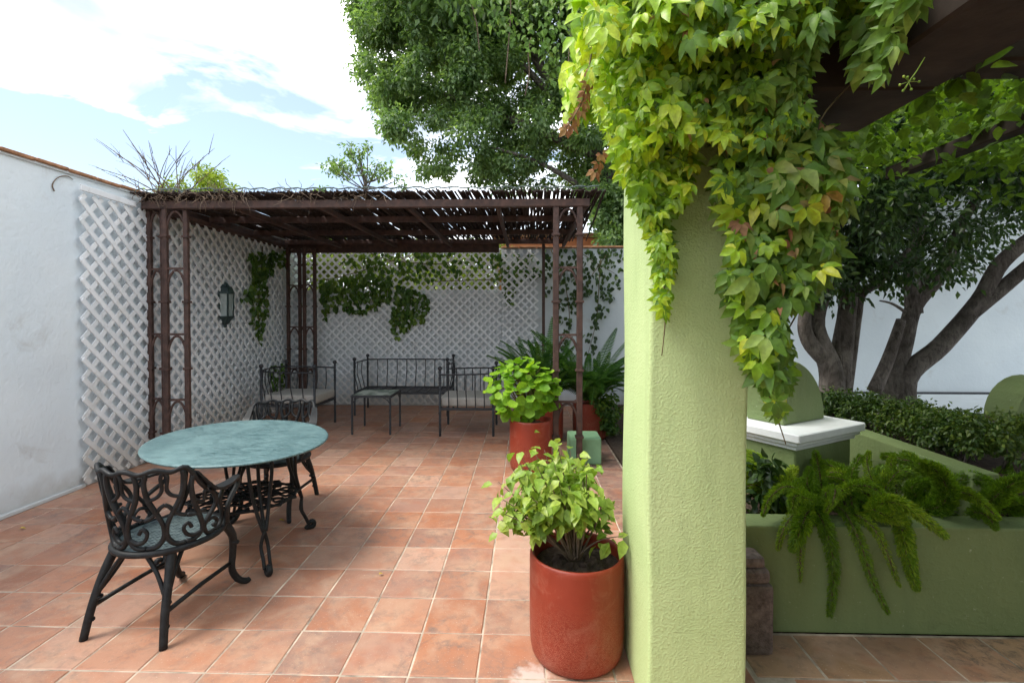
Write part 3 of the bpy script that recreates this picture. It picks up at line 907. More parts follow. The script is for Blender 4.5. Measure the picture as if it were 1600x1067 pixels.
# ================================================================== FURNITURE
def S_shell(th, t, a=.235, b=.245, H=.42, zs=.42, flare=.27):
    """point on the flared barrel back of the cast chair; th = 0 at the back, t = 0..1 of the local height"""
    at = abs(th)
    k = min(1, max(0, (at - R(52))/R(36))); k = k*k*(3-2*k)
    h = t*(H*(1-k) + .235*k)
    m_ = 1 + flare*h/H
    return (a*m_*math.sin(th), -b*m_*math.cos(th), zs + .012 + h)
def make_cast_chair(label):
    t = thing('cast_chair', label, 'chair', group='cast metal garden chairs')
    # seat: rim, plate bars
    m = MB(); a, b, z = .245, .255, .42
    ring = [(a*math.cos(2*math.pi*i/40), b*math.sin(2*math.pi*i/40), z) for i in range(40)]
    m.tube(ring, .017, 8, closed=True)
    rimo = m.build('seat_rim', M['iron'], t, smooth=True)
    m = MB(); p_ = .0265
    for i in range(-9, 10):
        x = i*p_
        if abs(x) < a-.02:
            y = b*math.sqrt(1-(x/a)**2); m.box(x-.006, x+.006, -y, y, z-.003, z+.005)
    for i in range(-16, 17):
        y = i*.0165
        if abs(y) < b-.015:
            x = a*math.sqrt(1-(y/b)**2); m.box(-x, x, y-.0045, y+.0045, z-.005, z+.0065)
    outer = [(a*math.cos(2*math.pi*i/40), b*math.sin(2*math.pi*i/40)) for i in range(40)]
    vs = [(x, y, z+.009) for x, y in outer] + [(x*.86, y*.86, z+.007) for x, y in outer]
    m.add(vs, [(i,(i+1)%40,40+(i+1)%40,40+i) for i in range(40)])
    m.build('seat_grid', M['seat'], t)
    # scrolled barrel back
    m = MB(); U = R(39)
    def crv(th0, w, pts, r, mir=1, k=4):
        m.tube([S_shell(th0 + mir*s*w, tt) for s, tt in pts], r, 6, k)
    m.tube([S_shell(R(-76)+R(152)*i/48, .965+.022*math.sin(i*math.pi/4)) for i in range(49)], .0125, 7)
    for q in (-1.5,-.5,.5,1.5):
        th0 = q*U; w = U/2
        for mir in (1, -1):
            crv(th0, w, [(.02,.03),(.55,.045),(.92,.15),(.90,.30),(.62,.46),(.30,.62),(.16,.80),(.26,.95)], [.0125,.013,.0125,.012,.013,.014,.013,.012], mir)
            crv(th0, w, [(.30,.62),(.70,.66),(.90,.74),(.86,.88),(.99,.96)], .0095, mir)
            crv(th0, w, [(.62,.46),(.80,.52),(1.0,.55)], .010, mir)
            crv(th0, w, [(.62,.46),(.30,.40),(.04,.385)], .010, mir)
        crv(th0, w, [(-.92,.15),(-.45,.10),(-.05,.13),(.12,.22),(-.10,.28),(-.30,.22)], [.011,.011,.010,.010,.009,.010], 1 if q in (-1.5,.5) else -1)
    m.build('backrest', M['iron'], t, smooth=True)
    for s in (-1, 1):
        m = MB()
        w = U/2; th0 = s*R(96)
        for mir in (1, -1):
            m.tube([S_shell(th0+mir*x*R(17), y) for x, y in [(.05,.04),(.7,.06),(1.0,.25),(.6,.48),(.2,.70),(.45,.92),(.9,.99)]], .0115, 6, 4)
        m.tube([S_shell(th0+x*R(17), y) for x, y in [(-.9,.3),(-.3,.36),(.2,.25),(.05,.14),(-.2,.2)]], .010, 6, 4)
        m.build('arm_scroll', M['iron'], t, smooth=True)
        # flat arm rest sweeping down and forward from the back
        m = MB(); path = []
        for i in range(13):
            f_ = i/12; th = s*(R(66)+R(52)*f_)
            x, y, z = S_shell(th, 1.0)
            path.append(Vector((x + s*.012*math.sin(f_*math.pi), y + .07*f_*f_, z + .012 - .004*f_)))
        vs, fs = [], []
        for i, p_ in enumerate(path):
            tg = (path[min(i+1,12)] - path[max(i-1,0)]).normalized(); sd = tg.cross(Vector((0,0,1))).normalized()
            wd = .020 + .014*math.sin(math.pi*min(1,(i/12)*1.15))
            for zz, k_ in ((.007,1),(.007,-1),(-.007,-1),(-.007,1)):
                vs.append(p_ + sd*wd*k_ + Vector((0,0,zz)))
        for i in range(12):
            for k_ in range(4): fs.append((i*4+k_, i*4+(k_+1)%4, i*4+4+(k_+1)%4, i*4+4+k_))
        fs += [(3,2,1,0),(48,49,50,51)]
        m.add(vs, fs)
        e = path[-1]
        m.tube([e, e+Vector((s*-.005,.012,-.05)), (s*.262,.10,.55), (s*.235,.125,.44)], [.016,.014,.013,.014], 6, 4)
        m.build('arm_rest', M['seat'] if False else M['iron'], t, smooth='auto')
        # legs
        m = MB()
        m.tube([(s*.155,-.165,.425),(s*.185,-.215,.30),(s*.205,-.262,.15),(s*.222,-.292,.0)], [.025,.021,.0195,.0185], 8, 5)
        for zz in (.09,.19,.27): 
            k_ = (.425-zz)/.425; m.tube([(s*(.157+.066*k_),-.165-.127*k_-.004,zz-.005),(s*(.157+.066*k_),-.165-.127*k_-.004,zz+.006)], .0215, 8)
        m.tube([(s*.200,-.245,.20),(s*.165,-.16,.30),(s*.15,-.075,.415)], [.011,.010,.012], 6, 4)
        m.tube([(s*.200,-.245,.20),(s*.13,-.225,.32),(s*.055,-.215,.415)], [.011,.010,.012], 6, 4)
        m.build('leg', M['iron'], t, smooth=True)
        m = MB()
        m.tube([(s*.175,.165,.425),(s*.205,.205,.33),(s*.198,.215,.22),(s*.185,.225,.12),(s*.196,.262,.045),(s*.215,.305,.014),(s*.225,.325,.018)], [.026,.022,.0195,.019,.019,.018,.013], 8, 4)
        m.tube([(s*.212,.214,.285),(s*.216,.216,.295)], .024, 8)
        m.build('leg', M['iron'], t, smooth=True)
        m = MB(); m.tube([(s*.203,-.258,.155),(s*.193,-.02,.165),(s*.187,.222,.165)], .0115, 8)
        m.build('stretcher', M['iron'], t, smooth=True)
    return t
chair = make_cast_chair('black cast metal chair with scrolled back, seen from behind before the table')
chair.location = (-1.915, 2.63, 0); chair.rotation_euler = (0,0,R(-7))
c2 = copy_tree(chair); c2['label'] = 'black cast metal chair on the far side of the teal table, facing the camera'
c2.location = (-2.05, 4.05, 0); c2.rotation_euler = (0,0,R(184))

# oval table
tb = thing('oval_table', 'oval garden table with mottled teal top on scrolled black legs', 'table', (-1.95, 3.39, 0))
m = MB(); phi = 2.3236
def ell(sc, z, n=64):
    out = []
    for i in range(n):
        a_ = 2*math.pi*i/n; x, y = .678*sc*math.cos(a_), .563*sc*math.sin(a_)
        out.append((-.03+x*math.cos(phi)-y*math.sin(phi), x*math.sin(phi)+y*math.cos(phi), z))
    return out
rings = [ell(.975,.722), ell(.995,.7255), ell(1.0,.731), ell(.994,.737), ell(.982,.7395), ell(.94,.7400), ell(.5,.7402)]
n = 64; vs = sum(rings, [])
fs = [(k_*n+i, k_*n+(i+1)%n, (k_+1)*n+(i+1)%n, (k_+1)*n+i) for k_ in range(len(rings)-1) for i in range(n)]
fs += [tuple((len(rings)-1)*n+i for i in range(n)), tuple(reversed(range(n)))]
m.add(vs, fs); m.build('table_top', M['tabletop'], tb, smooth=True)
m = MB(); m.tube([(x*.66-.01, y*.66, .708) for x, y, z in ell(.92,.71,40)], .011, 6, closed=True)
for i in range(12):
    a_ = i*math.pi/6; m.tube([(.28*math.cos(a_+s_*.9)*1.25,.28*math.sin(a_+s_*.9)*1.25,.706) for s_ in (0,.25,.5)], .008, 5, 3)
m.build('apron', M['iron'], tb, smooth=True)
for (fx, fy) in ((.375,-.395),(.345,.275),(-.325,.375),(-.35,-.33)):
    m = MB(); f_ = Vector((fx, fy, 0)); d = f_.normalized(); sd = Vector((-d.y, d.x, 0))
    def at(r_, s_, z): return d*r_*f_.length + sd*s_ + Vector((0,0,z))
    m.tube([at(.52,-.01,.715), at(.66,-.062,.69), at(.72,-.068,.60), at(.74,-.05,.45), at(.80,-.030,.34), at(.86,-.006,.245)], .0115, 6, 4)
    m.tube([at(.52,.01,.715), at(.66,.062,.69), at(.72,.068,.60), at(.74,.05,.45), at(.80,.030,.34), at(.86,.006,.245)], .0115, 6, 4)
    m.tube([at(.50,0,.715), at(.60,0,.66), at(.66,0,.50), at(.76,0,.36), at(.86,0,.245)], .0115, 6, 4)
    m.tube([at(.86,0,.245), at(.85,.020,.16), at(.92,.018,.09), at(.97,.018,.035)], .0115, 6, 4)
    m.tube([at(.86,0,.245), at(.85,-.020,.16), at(.92,-.018,.09), at(.97,-.018,.035)], .0115, 6, 4)
    cs = []
    for i in range(12):
        a_ = -math.pi*.9 + i*.55; rr = .034*(1-i/16)
        cs.append(at(1.0,0,.037) + d*rr*math.cos(a_) + Vector((0,0,rr*math.sin(a_))))
    m.tube(cs, [.019]*8+[.017,.015,.013,.011], 7)
    m.build('leg', M['iron'], tb, smooth=True)
m = MB(); ca = .335; cb = .30
m.tube([(ca*math.cos(2*math.pi*i/40), cb*math.sin(2*math.pi*i/40), .335) for i in range(40)], .010, 6, closed=True)
for ring_r, nn, lw in ((.80,14,.095),(.45,9,.085),(.16,5,.06)):
    for i in range(nn):
        a_ = 2*math.pi*(i+.5*(ring_r<.5))/nn; cx, cy = ca*ring_r*math.cos(a_), cb*ring_r*math.sin(a_)
        m.tube([(cx+lw*math.cos(a_+b_)*(.75 if k_%2 else 1), cy+lw*math.sin(a_+b_)*(.62 if k_%2 else 1), .337+.004*(k_%2)) for k_, b_ in enumerate([2*math.pi*j_/8 for j_ in range(8)])], .0085, 5, 2, closed=True)
m.build('shelf', M['iron'], tb, smooth=True)

# wrought iron seats
def iron_seat(name, label, W, D, loc, rz, cushion=True, bars_back=9, bars_arm=5, mat='wrought', cat='armchair', group=None):
    """faces +y locally; back along -y; W wide (x), D deep (y)"""
    t = thing(name, label, cat, loc, rz, group)
    w, d = W/2, D/2; zs, za, zb = .36, .87, .875
    for sx in (-1, 1):
        for (y, H) in ((-d, zb), (d, za)):
            m = MB(); m.tube([(sx*w,y,0),(sx*w,y,.02),(sx*w,y,H)], [.014,.0165,.0165], 8)
            for zz in (zs-.06, H-.10, H-.17, H-.24): m.tube([(sx*w,y,zz-.007),(sx*w,y,zz),(sx*w,y,zz+.007)], [.018,.023,.018], 8)
            po = m.build('leg', M[mat], t, smooth=True)
            m = MB(); m.ball((sx*w,y,H+.022), .030); m.build('finial', M[mat], po, smooth=True)
    m = MB()
    for sy in (-1,1): m.bar((-w,sy*d,zs),(w,sy*d,zs),.022,.034)
    for sx in (-1,1): m.bar((sx*w,-d,zs-.001),(sx*w,d,zs-.001),.022,.034)
    m.build('seat_frame', M[mat], t, bevel=.003)
    # back: rail bowed outward with curved bars
    m = MB()
    def bow(f_): return -.07*math.sin(math.pi*f_)
    m.tube([(-w+W*i/14, -d+bow(i/14), zb-.045) for i in range(15)], .0105, 6)
    for i in range(1, bars_back+1):
        f_ = i/(bars_back+1); x = -w+W*f_
        m.tube([(x,-d,zs+.01),(x,-d+bow(f_)*.45-.005,zs+.14),(x,-d+bow(f_)*1.05-.012,zs+.30),(x,-d+bow(f_),zb-.045)], .0075, 6, 3)
    m.build('backrest', M[mat], t, smooth=True)
    for sx in (-1,1):
        m = MB()
        def bo(f_): return sx*.055*math.sin(math.pi*f_)
        m.tube([(sx*w+bo(i/10), -d+D*i/10, (zb-.05)+(za-zb-.01)*i/10) for i in range(11)], .0105, 6)
        for i in range(1, bars_arm+1):
            f_ = i/(bars_arm+1); y = -d+D*f_; zt = (zb-.05)+(za-zb-.01)*f_
            m.tube([(sx*w,y,zs+.01),(sx*w+bo(f_)*.5+sx*.004,y,zs+.13),(sx*w+bo(f_)*1.1+sx*.01,y,zs+.28),(sx*w+bo(f_),y,zt)], .0075, 6, 3)
        m.build('arm', M[mat], t, smooth=True)
    if cushion:
        m = MB(); m.box(-w+.03, w-.03, -d+.025, d+.015, zs+.022, zs+.145)
        o = m.build('cushion', M['cushion'], t, bevel=.035, seg=4)
        o.data.polygons.foreach_set('use_smooth', [True]*len(o.data.polygons))
    else:
        for i in range(7):
            m = MB(); y = -d+D*(i+1)/8; m.bar((-w,y,zs+.004),(w,y,zs+.004),.03,.006); m.build('seat_slat', M[mat], t)
        m = MB()
        for i in range(8): m.bar((-w+W*(i+1)/9,-d,zs+.012),(-w+W*(i+1)/9,d,zs+.012),.014,.006)
        m.build('seat_slat', M[mat], t)
    return t
iron_seat('iron_armchair', 'wrought iron armchair with grey cushion at the left lattice, behind the table', .66, .74, (-3.20, 6.98, 0), R(-92), bars_back=5, bars_arm=4)
iron_seat('iron_armchair', 'wrought iron armchair with grey cushion beside the geranium pot', .70, .70, (-.77, 6.85, 0), R(90), bars_back=6, bars_arm=5)
iron_seat('iron_bench', 'empty wrought iron bench with bare slatted seat against the rear lattice', 1.47, .66, (-1.96, 8.12, 0), R(180), cushion=False, bars_back=8, bars_arm=3, cat='bench')
# note: the bench back stands against the rear wall, so it is turned to face the camera
# coffee table
ct = thing('coffee_table', 'small square iron table with mosaic top in front of the bench', 'table', (-2.05, 6.82, 0))
m = MB(); m.box(-.255,.255,-.26,.26,.505,.522); m.build('mosaic_top', M['mosaic'], ct, bevel=.003)
m = MB()
for a_, b_ in (((-.262,-.267),(.262,-.267)),((-.262,.267),(.262,.267)),((-.262,-.267),(-.262,.267)),((.262,-.267),(.262,.267))):
    m.bar((*a_,.508),(*b_,.508),.02,.032)
m.build('table_frame', M['wrought'], ct)
for sx in (-1,1):
    for sy in (-1,1):
        m = MB(); m.bar((sx*.255,sy*.26,0),(sx*.255,sy*.26,.50),.022,.022, up=(0,1,0))
        m.tube([(sx*.255,sy*.26,.40),(sx*.22,sy*.26,.46),(sx*.16,sy*.26,.492)], .005, 5, 3)
        m.build('leg', M['wrought'], ct)

# wall lantern (half hexagon) on the left lattice
ln = thing('wall_lantern', 'dark green half lantern hung on the left lattice wall', 'lantern', (XL+.045, 6.62, 1.42))
ln.scale = (1.2, 1.2, 1.15)
def halfhex(r, z, y=0):
    return [(r*math.cos(a_), r*math.sin(a_)*1.0, z) for a_ in (R(-90),R(-36),R(36),R(90))]
def hh(levels, mat, nm, par=ln):
    m = MB(); vs = []; fs = []
    for (r_, z) in levels: vs += halfhex(r_, z)
    for i in range(len(levels)-1):
        for k_ in range(4): fs.append((i*4+k_, i*4+(k_+1)%4, i*4+4+(k_+1)%4, i*4+4+k_))
    fs += [(3,2,1,0), tuple((len(levels)-1)*4+k_ for k_ in range(4))]
    m.add(vs, fs); return m.build(nm, M[mat], par, bevel=.002)
M['lantern'] = m_metal('lantern_paint', (.018,.035,.036), (.05,.09,.085), .45, 30)
hh([(.012,0),(.03,.012),(.022,.03),(.045,.045),(.075,.095),(.10,.12),(.108,.135)], 'lantern', 'base_cup')
hh([(.108,.395),(.105,.41),(.085,.46),(.075,.48),(.055,.485),(.038,.52),(.012,.535)], 'lantern', 'hood')
m = MB(); c_ = [halfhex(.085,.136), halfhex(.092,.394)]
for k_ in range(4): m.bar(c_[0][k_], c_[1][k_], .014, .014, up=(0,1,.1))
m.build('lantern_frame', M['lantern'], ln)
for k_ in range(3):
    m = MB(); m.add([c_[0][k_], c_[0][k_+1], c_[1][k_+1], c_[1][k_]], [(0,1,2,3)]); 
    o = m.build('pane', M['glassy'], ln)
    sol = o.modifiers.new('thick', 'SOLIDIFY'); sol.thickness = .003
m = MB(); m.box(-.02,.0,-.03,.03,.05,.45); m.build('back_plate', M['lantern'], ln)

# ================================================================== POTS
def red_pot(label, loc, r=.222, H=.47, group='red glazed cylinder pots', mat='pot'):
    t = thing('flower_pot', label, 'pot', loc, 0, group)
    m = MB()
    m.lathe([(.001,.0),(r*.84,.0),(r*.90,.006),(r*.955,.025),(r*.985,.06),(r,.12),(r*1.0,H-.03),(r*.995,H-.012),(r*.975,H-.002),(r*.945,H),(r*.915,H-.006),(r*.90,H-.02),(r*.89,H-.12)], n=56)
    m.build('pot_body', M[mat], t, smooth=True)
    m = MB(); n_ = 14; vs = [(0,0,H-.058)]
    for i in range(1, n_+1):
        for k_ in range(28):
            rr = r*.895*i/n_; a_ = 2*math.pi*k_/28
            vs.append((rr*math.cos(a_), rr*math.sin(a_), H-.065+.02*math.sin(3*a_+i)*.4+random.uniform(-.008,.010)))
    fs = [(0,1+k_,1+(k_+1)%28) for k_ in range(28)]
    for i in range(n_-1):
        fs += [(1+i*28+k_, 1+i*28+28+k_, 1+i*28+28+(k_+1)%28, 1+i*28+(k_+1)%28) for k_ in range(28)]
    m.add(vs, fs); m.build('soil', M['soil'], t)
    return t
POT1 = (.243, 2.36, 0); POT2 = (.055, 5.16, 0); POT3 = (.86, 6.55, 0)
red_pot('red glazed pot nearest the camera beside the green pillar', POT1, .222, .482)
red_pot('red glazed pot at the foot of the front pergola post', POT2, .218, .52)
red_pot('dark red pot behind the green block, half hidden by fern', POT3, .24, .46)
POT4 = (.27, 6.35, 0)
red_pot('red pot behind the geranium holding the tall fern', POT4, .21, .46)
m = MB(); m.box(-.17,.17,-.15,.2,0,.285)
M['block'] = m_plain('pale_green_block', (.25,.44,.25), .8, .3, 6, .15)
tag(m.build('green_block', M['block'], None, bevel=.025, seg=3, loc=(.64,5.45,0)), 'small light green concrete block behind the pergola post', 'block')
for (u, v, s, a_) in ((435,815,.045,.3),(418,727,.04,1.2),(568,671,.05,2.0),(30,828,.04,.5),(592,900,.03,.8)):
    p_ = G(u, v, 0)
    me = leaf_mesh('fallen_leaf', M['l_fallen'], [(0,0,0)], [(math.cos(a_),math.sin(a_),.05)], [(0,0,1)], [s], [s*.7], T_leaf(.16,.3))
    o = link('fallen_leaf', me, None, (p_.x, p_.y, .012))
    tag(o, {435:'small yellow fallen leaf on the tiles under the oval table',418:'yellow fallen leaf at the foot of the lattice left of the table',568:'yellow fallen leaf under the small mosaic table',30:'dry fallen leaf beside the white wall at the left edge',592:'tiny dry leaf on the open tiles in mid patio'}[u], 'leaf')

# ================================================================== PLANTS
def place_leaves(root, meshes, pos, tip, nrm, size, name='leaf'):
    """single leaves that share meshes: one object each"""
    x, t, n = frames(len(pos), np.asarray(tip, float), np.asarray(nrm, float))
    loc0 = np.array(root.location)
    for i in range(len(pos)):
        o = bpy.data.objects.new(name, meshes[i % len(meshes)]); COL.objects.link(o); o.parent = root
        s = float(size[i])
        mm = Matrix((( *(x[i]*s), 0), (*(t[i]*s), 0), (*(n[i]*s), 0), (0,0,0,1))).transposed()
        mm.translation = Vector(pos[i] - loc0)
        o.matrix_basis = mm
def tmpl_mesh(name, mat, tmpl, w=1.0):
    V, F = tmpl
    me = bpy.data.meshes.new(name); me.from_pydata([(x*w,y,z) for x,y,z in V], [], F); me.materials.append(mat)
    me.polygons.foreach_set('use_smooth', [True]*len(me.polygons)); me.update()
    return me
def cloud_part(name, mat, pos, tip, nrm, L, W, tmpl, parent):
    pos = np.asarray(pos) - np.array(parent.location)
    me = leaf_mesh(name, mat, pos, tip, nrm, L, W, tmpl)
    return stuff(link(name, me, parent))

# ---------------------------------------------------------------- creeper over the pillar
cr = thing('creeper', 'lush yellow green creeper draped over the pillar top and beam', 'creeper', (.66, 1.9, 0))
ZA = [(945,-90),(1330,-90),(1300,20),(1262,95),(1258,150),(1285,205),(1140,225),(1105,205),(1075,215),(965,245),(940,190),(918,120),(918,60)]
ZB = [(950,220),(1080,215),(1085,285),(1056,318),(1042,350),(1048,400),(1044,460),(1034,515),(1028,440),(1022,380),(1000,325),(972,270)]
ZC = [(1128,222),(1288,200),(1320,260),(1310,360),(1288,430),(1250,465),(1215,488),(1232,530),(1226,600),(1214,650),(1196,600),(1156,550),(1154,480),(1134,460),(1146,380),(1126,300)]
ZD = [(1290,-70),(1458,-70),(1440,0),(1396,30),(1404,80),(1382,115),(1352,105),(1305,30)]
def creeper_pts(zone, n, y0, y1, kind):
    uv = sample_poly(zone, n); out = []
    for (u, v) in uv:
        if kind == 'D':
            Y = 780*1.10/(u-821) - random.uniform(0,.06)
        else:
            Y = y0 + (y1-y0)*random.random()
            if kind in 'AB' and u < 985: Y = random.uniform(y0+.05, 2.3)
            if kind == 'A' and v < 60: Y = random.uniform(y0-.15, y1)
        out.append(P(u, v, Y))
    return np.array([tuple(p) for p in out])
def creeper_dirs(n):
    tip = np.stack([RNG.normal(0,.5,n), RNG.normal(-.3,.35,n), -1+RNG.normal(0,.45,n)], 1)
    nrm = np.stack([RNG.normal(-.2,.6,n), -1+RNG.normal(0,.35,n), .6+RNG.normal(0,.5,n)], 1)
    return tip, nrm
cm_y = [tmpl_mesh('creeper_leaf', M['l_creeper'], T_creeper()) for _ in range(9)]
cm_g = [tmpl_mesh('creeper_leaf', M['l_creeper2'], T_creeper()) for _ in range(9)]
cm_d = [tmpl_mesh('creeper_leaf', M['l_dry'], T_creeper()) for _ in range(2)]
for zone, n, kind, ms, s0, s1, y0, y1 in ((ZA,122,'A',cm_y,.040,.064,1.55,1.72),(ZA,26,'A',cm_g,.044,.066,1.52,1.68),(ZB,42,'B',cm_y,.036,.058,1.66,1.82),
                                    (ZC,72,'C',cm_g,.050,.084,1.60,1.85),(ZC,12,'C',cm_y,.05,.075,1.58,1.7),(ZD,16,'D',cm_g,.055,.085,0,0),(ZC,4,'C',cm_d,.05,.07,1.58,1.7),(ZA,3,'A',cm_d,.05,.06,1.55,1.65)):
    p_ = creeper_pts(zone, n, y0, y1, kind); tp, nm = creeper_dirs(n)
    place_leaves(cr, ms, p_, tp, nm, np.clip(np.random.default_rng(len(zone)+n).normal((s0+s1)/2, (s1-s0)*.55, n), s0*.6, s1*1.12))
allp, allt, alln, alls = [], [], [], []
for zone, n, kind, s0, s1, y0, y1 in ((ZA,2300,'A',.030,.058,1.56,1.93),(ZB,330,'B',.030,.052,1.72,1.91),(ZC,900,'C',.038,.074,1.64,2.15),(ZD,60,'D',.05,.08,0,0)):
    p_ = creeper_pts(zone, n, y0, y1, kind); tp, nm = creeper_dirs(n)
    allp.append(p_); allt.append(tp); alln.append(nm); alls.append(RNG.uniform(s0, s1, n))
p_ = np.concatenate(allp); s_ = np.concatenate(alls)
tt_, nn_ = np.concatenate(allt), np.concatenate(alln); yel = p_[:,0] < .62 + RNG.normal(0,.2,len(p_))
cloud_part('foliage', M['l_creeper'], p_[yel], tt_[yel], nn_[yel], s_[yel], s_[yel], T_creeper(), cr)
cloud_part('foliage', M['l_creeper2'], p_[~yel], tt_[~yel], nn_[~yel], s_[~yel], s_[~yel], T_creeper(), cr)
dp = np.concatenate([creeper_pts(ZA,70,1.56,1.75,'A'), creeper_pts(ZC,50,1.60,1.85,'C')]); tp, nm = creeper_dirs(120)
cloud_part('dry_foliage', M['l_dry'], dp, tp+RNG.normal(0,.5,(120,3)), nm+RNG.normal(0,.5,(120,3)), RNG.uniform(.02,.042,120), RNG.uniform(.012,.028,120), T_ovate(.35,.6), cr)
# the creeper's growth on top of the beam and over the porch timbers
n = 14000
pp = np.stack([RNG.uniform(1.1,6.8,n), RNG.uniform(1.0,4.4,n), 2.80+np.abs(RNG.normal(0,.13,n))], 1)
hang = RNG.random(n) < .10
pp[hang,2] = RNG.uniform(2.45,2.75,hang.sum()); pp[hang,0] = np.maximum(pp[hang,0], 1.75)
cloud_part('roof_foliage', M['l_canopy'], pp, np.stack([RNG.normal(0,1,n),RNG.normal(0,1,n),-.5+RNG.normal(0,.3,n)],1),
           np.stack([RNG.normal(0,.35,n),RNG.normal(0,.35,n),np.ones(n)],1), RNG.uniform(.055,.105,n), RNG.uniform(.045,.075,n), T_ovate(.1,.2), cr)
n = 2600
pp = np.stack([RNG.uniform(.20,1.5,n), RNG.uniform(1.5,2.6,n), 2.62+np.abs(RNG.normal(0,.12,n))], 1)
tp, nm = creeper_dirs(n)
cloud_part('top_foliage', M['l_creeper'], pp, tp, nm+np.array([0,0,.8]), RNG.uniform(.07,.11,n), RNG.uniform(.05,.07,n), T_leaf(.09,.2), cr)
m = MB()
def stem(us, r0=.006, r1=.002):
    pts = [Vector(P(u,v,Y)) - Vector(cr.location) for u,v,Y in us]
    rr = [r0+(r1-r0)*i/(len(pts)-1) for i in range(len(pts))]
    m.tube(pts, rr, 5, 4)
stem([(1010,-40,1.85),(1000,120,1.83),(1010,260,1.84),(1030,380,1.86),(1040,480,1.88),(1034,556,1.89)])
stem([(1180,-40,1.8),(1190,150,1.78),(1210,330,1.82),(1190,470,1.85),(1180,560,1.86),(1210,640,1.88),(1228,694,1.87)])
stem([(1240,100,1.75),(1270,250,1.78),(1280,400,1.8),(1240,500,1.85),(1200,560,1.87)])
stem([(1330,130,1.72),(1281,190,1.70),(1284,245,1.70)], .003, .0015)
stem([(930,40,1.75),(912,150,1.72),(885,200,1.70)], .004, .0015)
m.build('stem', M['stem'], cr, smooth=True)
# rusty tendril of small leaves at the left edge
tp = [P(u,v,1.72) for u,v in ((925,110),(918,130),(915,145),(913,160),(908,172),(900,185),(893,195),(886,202),(940,240),(935,255),(930,268))]
place_leaves(cr, cm_d, np.array([tuple(q) for q in tp]), np.stack([RNG.normal(-.3,.3,11),RNG.normal(0,.3,11),-np.ones(11)],1), np.stack([RNG.normal(0,.4,11),-np.ones(11),RNG.normal(.3,.3,11)],1), [.035]*11)
# berry sprig under the beam
m = MB(); b0 = Vector(P(1420,105,1.42)) - Vector(cr.location)
sp = [(1445,90),(1432,112),(1420,128),(1414,140)]
m.tube([Vector(P(u,v,1.42))-Vector(cr.location) for u,v in sp], .0015, 4)
for (u,v) in ((1412,120),(1418,121),(1428,124),(1406,133),(1436,128),(1411,142),(1424,140)):
    q = Vector(P(u,v,1.42))-Vector(cr.location); m.ball(q, .0038, 6); m.tube([q, Vector(P(1420,128,1.42))-Vector(cr.location)], .001, 3)
m.build('berry_sprig', M['l_boug'], cr, smooth=True)

# ---------------------------------------------------------------- big tree behind the pergola
def trunk_part(root, chains, name='trunk', mat='bark', sides=9):
    m = MB()
    for pts, rs in chains:
        m.tube([Vector(p)-Vector(root.location) for p in pts], rs, sides, 5)
    return m.build(name, M[mat], root, smooth=True)
bt = thing('shade_tree', 'large dense dark green tree rising behind the pergola roof', 'tree', (3.0, 11.0, 0))
trunk_part(bt, [([(3.0,11,0),(2.9,11,1.5),(2.5,11,3.2),(1.6,11,5),(.4,11.2,7),(-.6,11,8.5)], [.28,.24,.21,.17,.11,.05]),
                ([(2.5,11,3.2),(2.9,10.8,5),(3.4,10.6,7)], [.17,.13,.07]), ([(1.6,11,5),(0,10.6,5.6),(-1.6,10.6,6.2),(-2.6,10.4,6.6)], [.12,.08,.05,.02]),
                ([(1.0,11,5.9),(-.6,11,7.6),(-1.8,11.2,8.8)],[.09,.06,.02]), ([(2.5,11,3.2),(1.3,10.4,4.1),(.3,10,4.6),(-.8,9.8,4.9)],[.10,.07,.04,.02])])
ZT = [(560,-60),(552,30),(570,80),(562,120),(600,165),(612,200),(640,215),(652,262),(700,268),(740,262),(790,285),(830,272),(880,300),(915,300),(930,370),(985,380),(1010,340),(1010,-60)]
clumps = []
uv = sample_poly(ZT, 300)
for (u, v) in uv:
    Y = random.uniform(9.6, 12.2); q = P(u, v, Y); clumps.append((q.x, q.y, q.z, random.uniform(.16,.46)))
for (u, v) in ((560,20),(555,45),(568,95),(560,110),(600,150),(585,140),(640,235),(655,268),(690,270),(770,292),(790,296),(735,278),(820,292)):
    q = P(u+10, v, random.uniform(10,11)); clumps.append((q.x, q.y, q.z, random.uniform(.16,.26)))
for q_ in range(22):
    q = P(random.uniform(915,990), random.uniform(285,385), random.uniform(9.5,10.6)); clumps.insert(0, (q.x, q.y, q.z, random.uniform(.2,.36)))
for q_ in range(90):     # the crown goes on above the picture
    clumps.append((random.uniform(-2.8,4.5), random.uniform(9.2,13.5), random.uniform(7.6,10.2), random.uniform(.5,.95)))
for q_ in range(34):
    clumps.append((random.uniform(2.2,5.5), random.uniform(9.4,12.5), random.uniform(3.0,8), random.uniform(.5,.9)))
pos, tip, nrm = clump_cloud(clumps[:335], 98000, .6, .2)
p2_, t2_, n2_ = clump_cloud(clumps[335:], 26000, .6, .2)
pos = np.concatenate([pos, p2_]); tip = np.concatenate([tip, t2_]); nrm = np.concatenate([nrm, n2_])
LL = RNG.uniform(.08,.13,len(pos)); LL[98000:] *= 2.2
cloud_part('crown', M['l_tree'], pos, tip, nrm, LL, LL*RNG.uniform(.42,.55,len(pos)), T_leaf2(), bt)
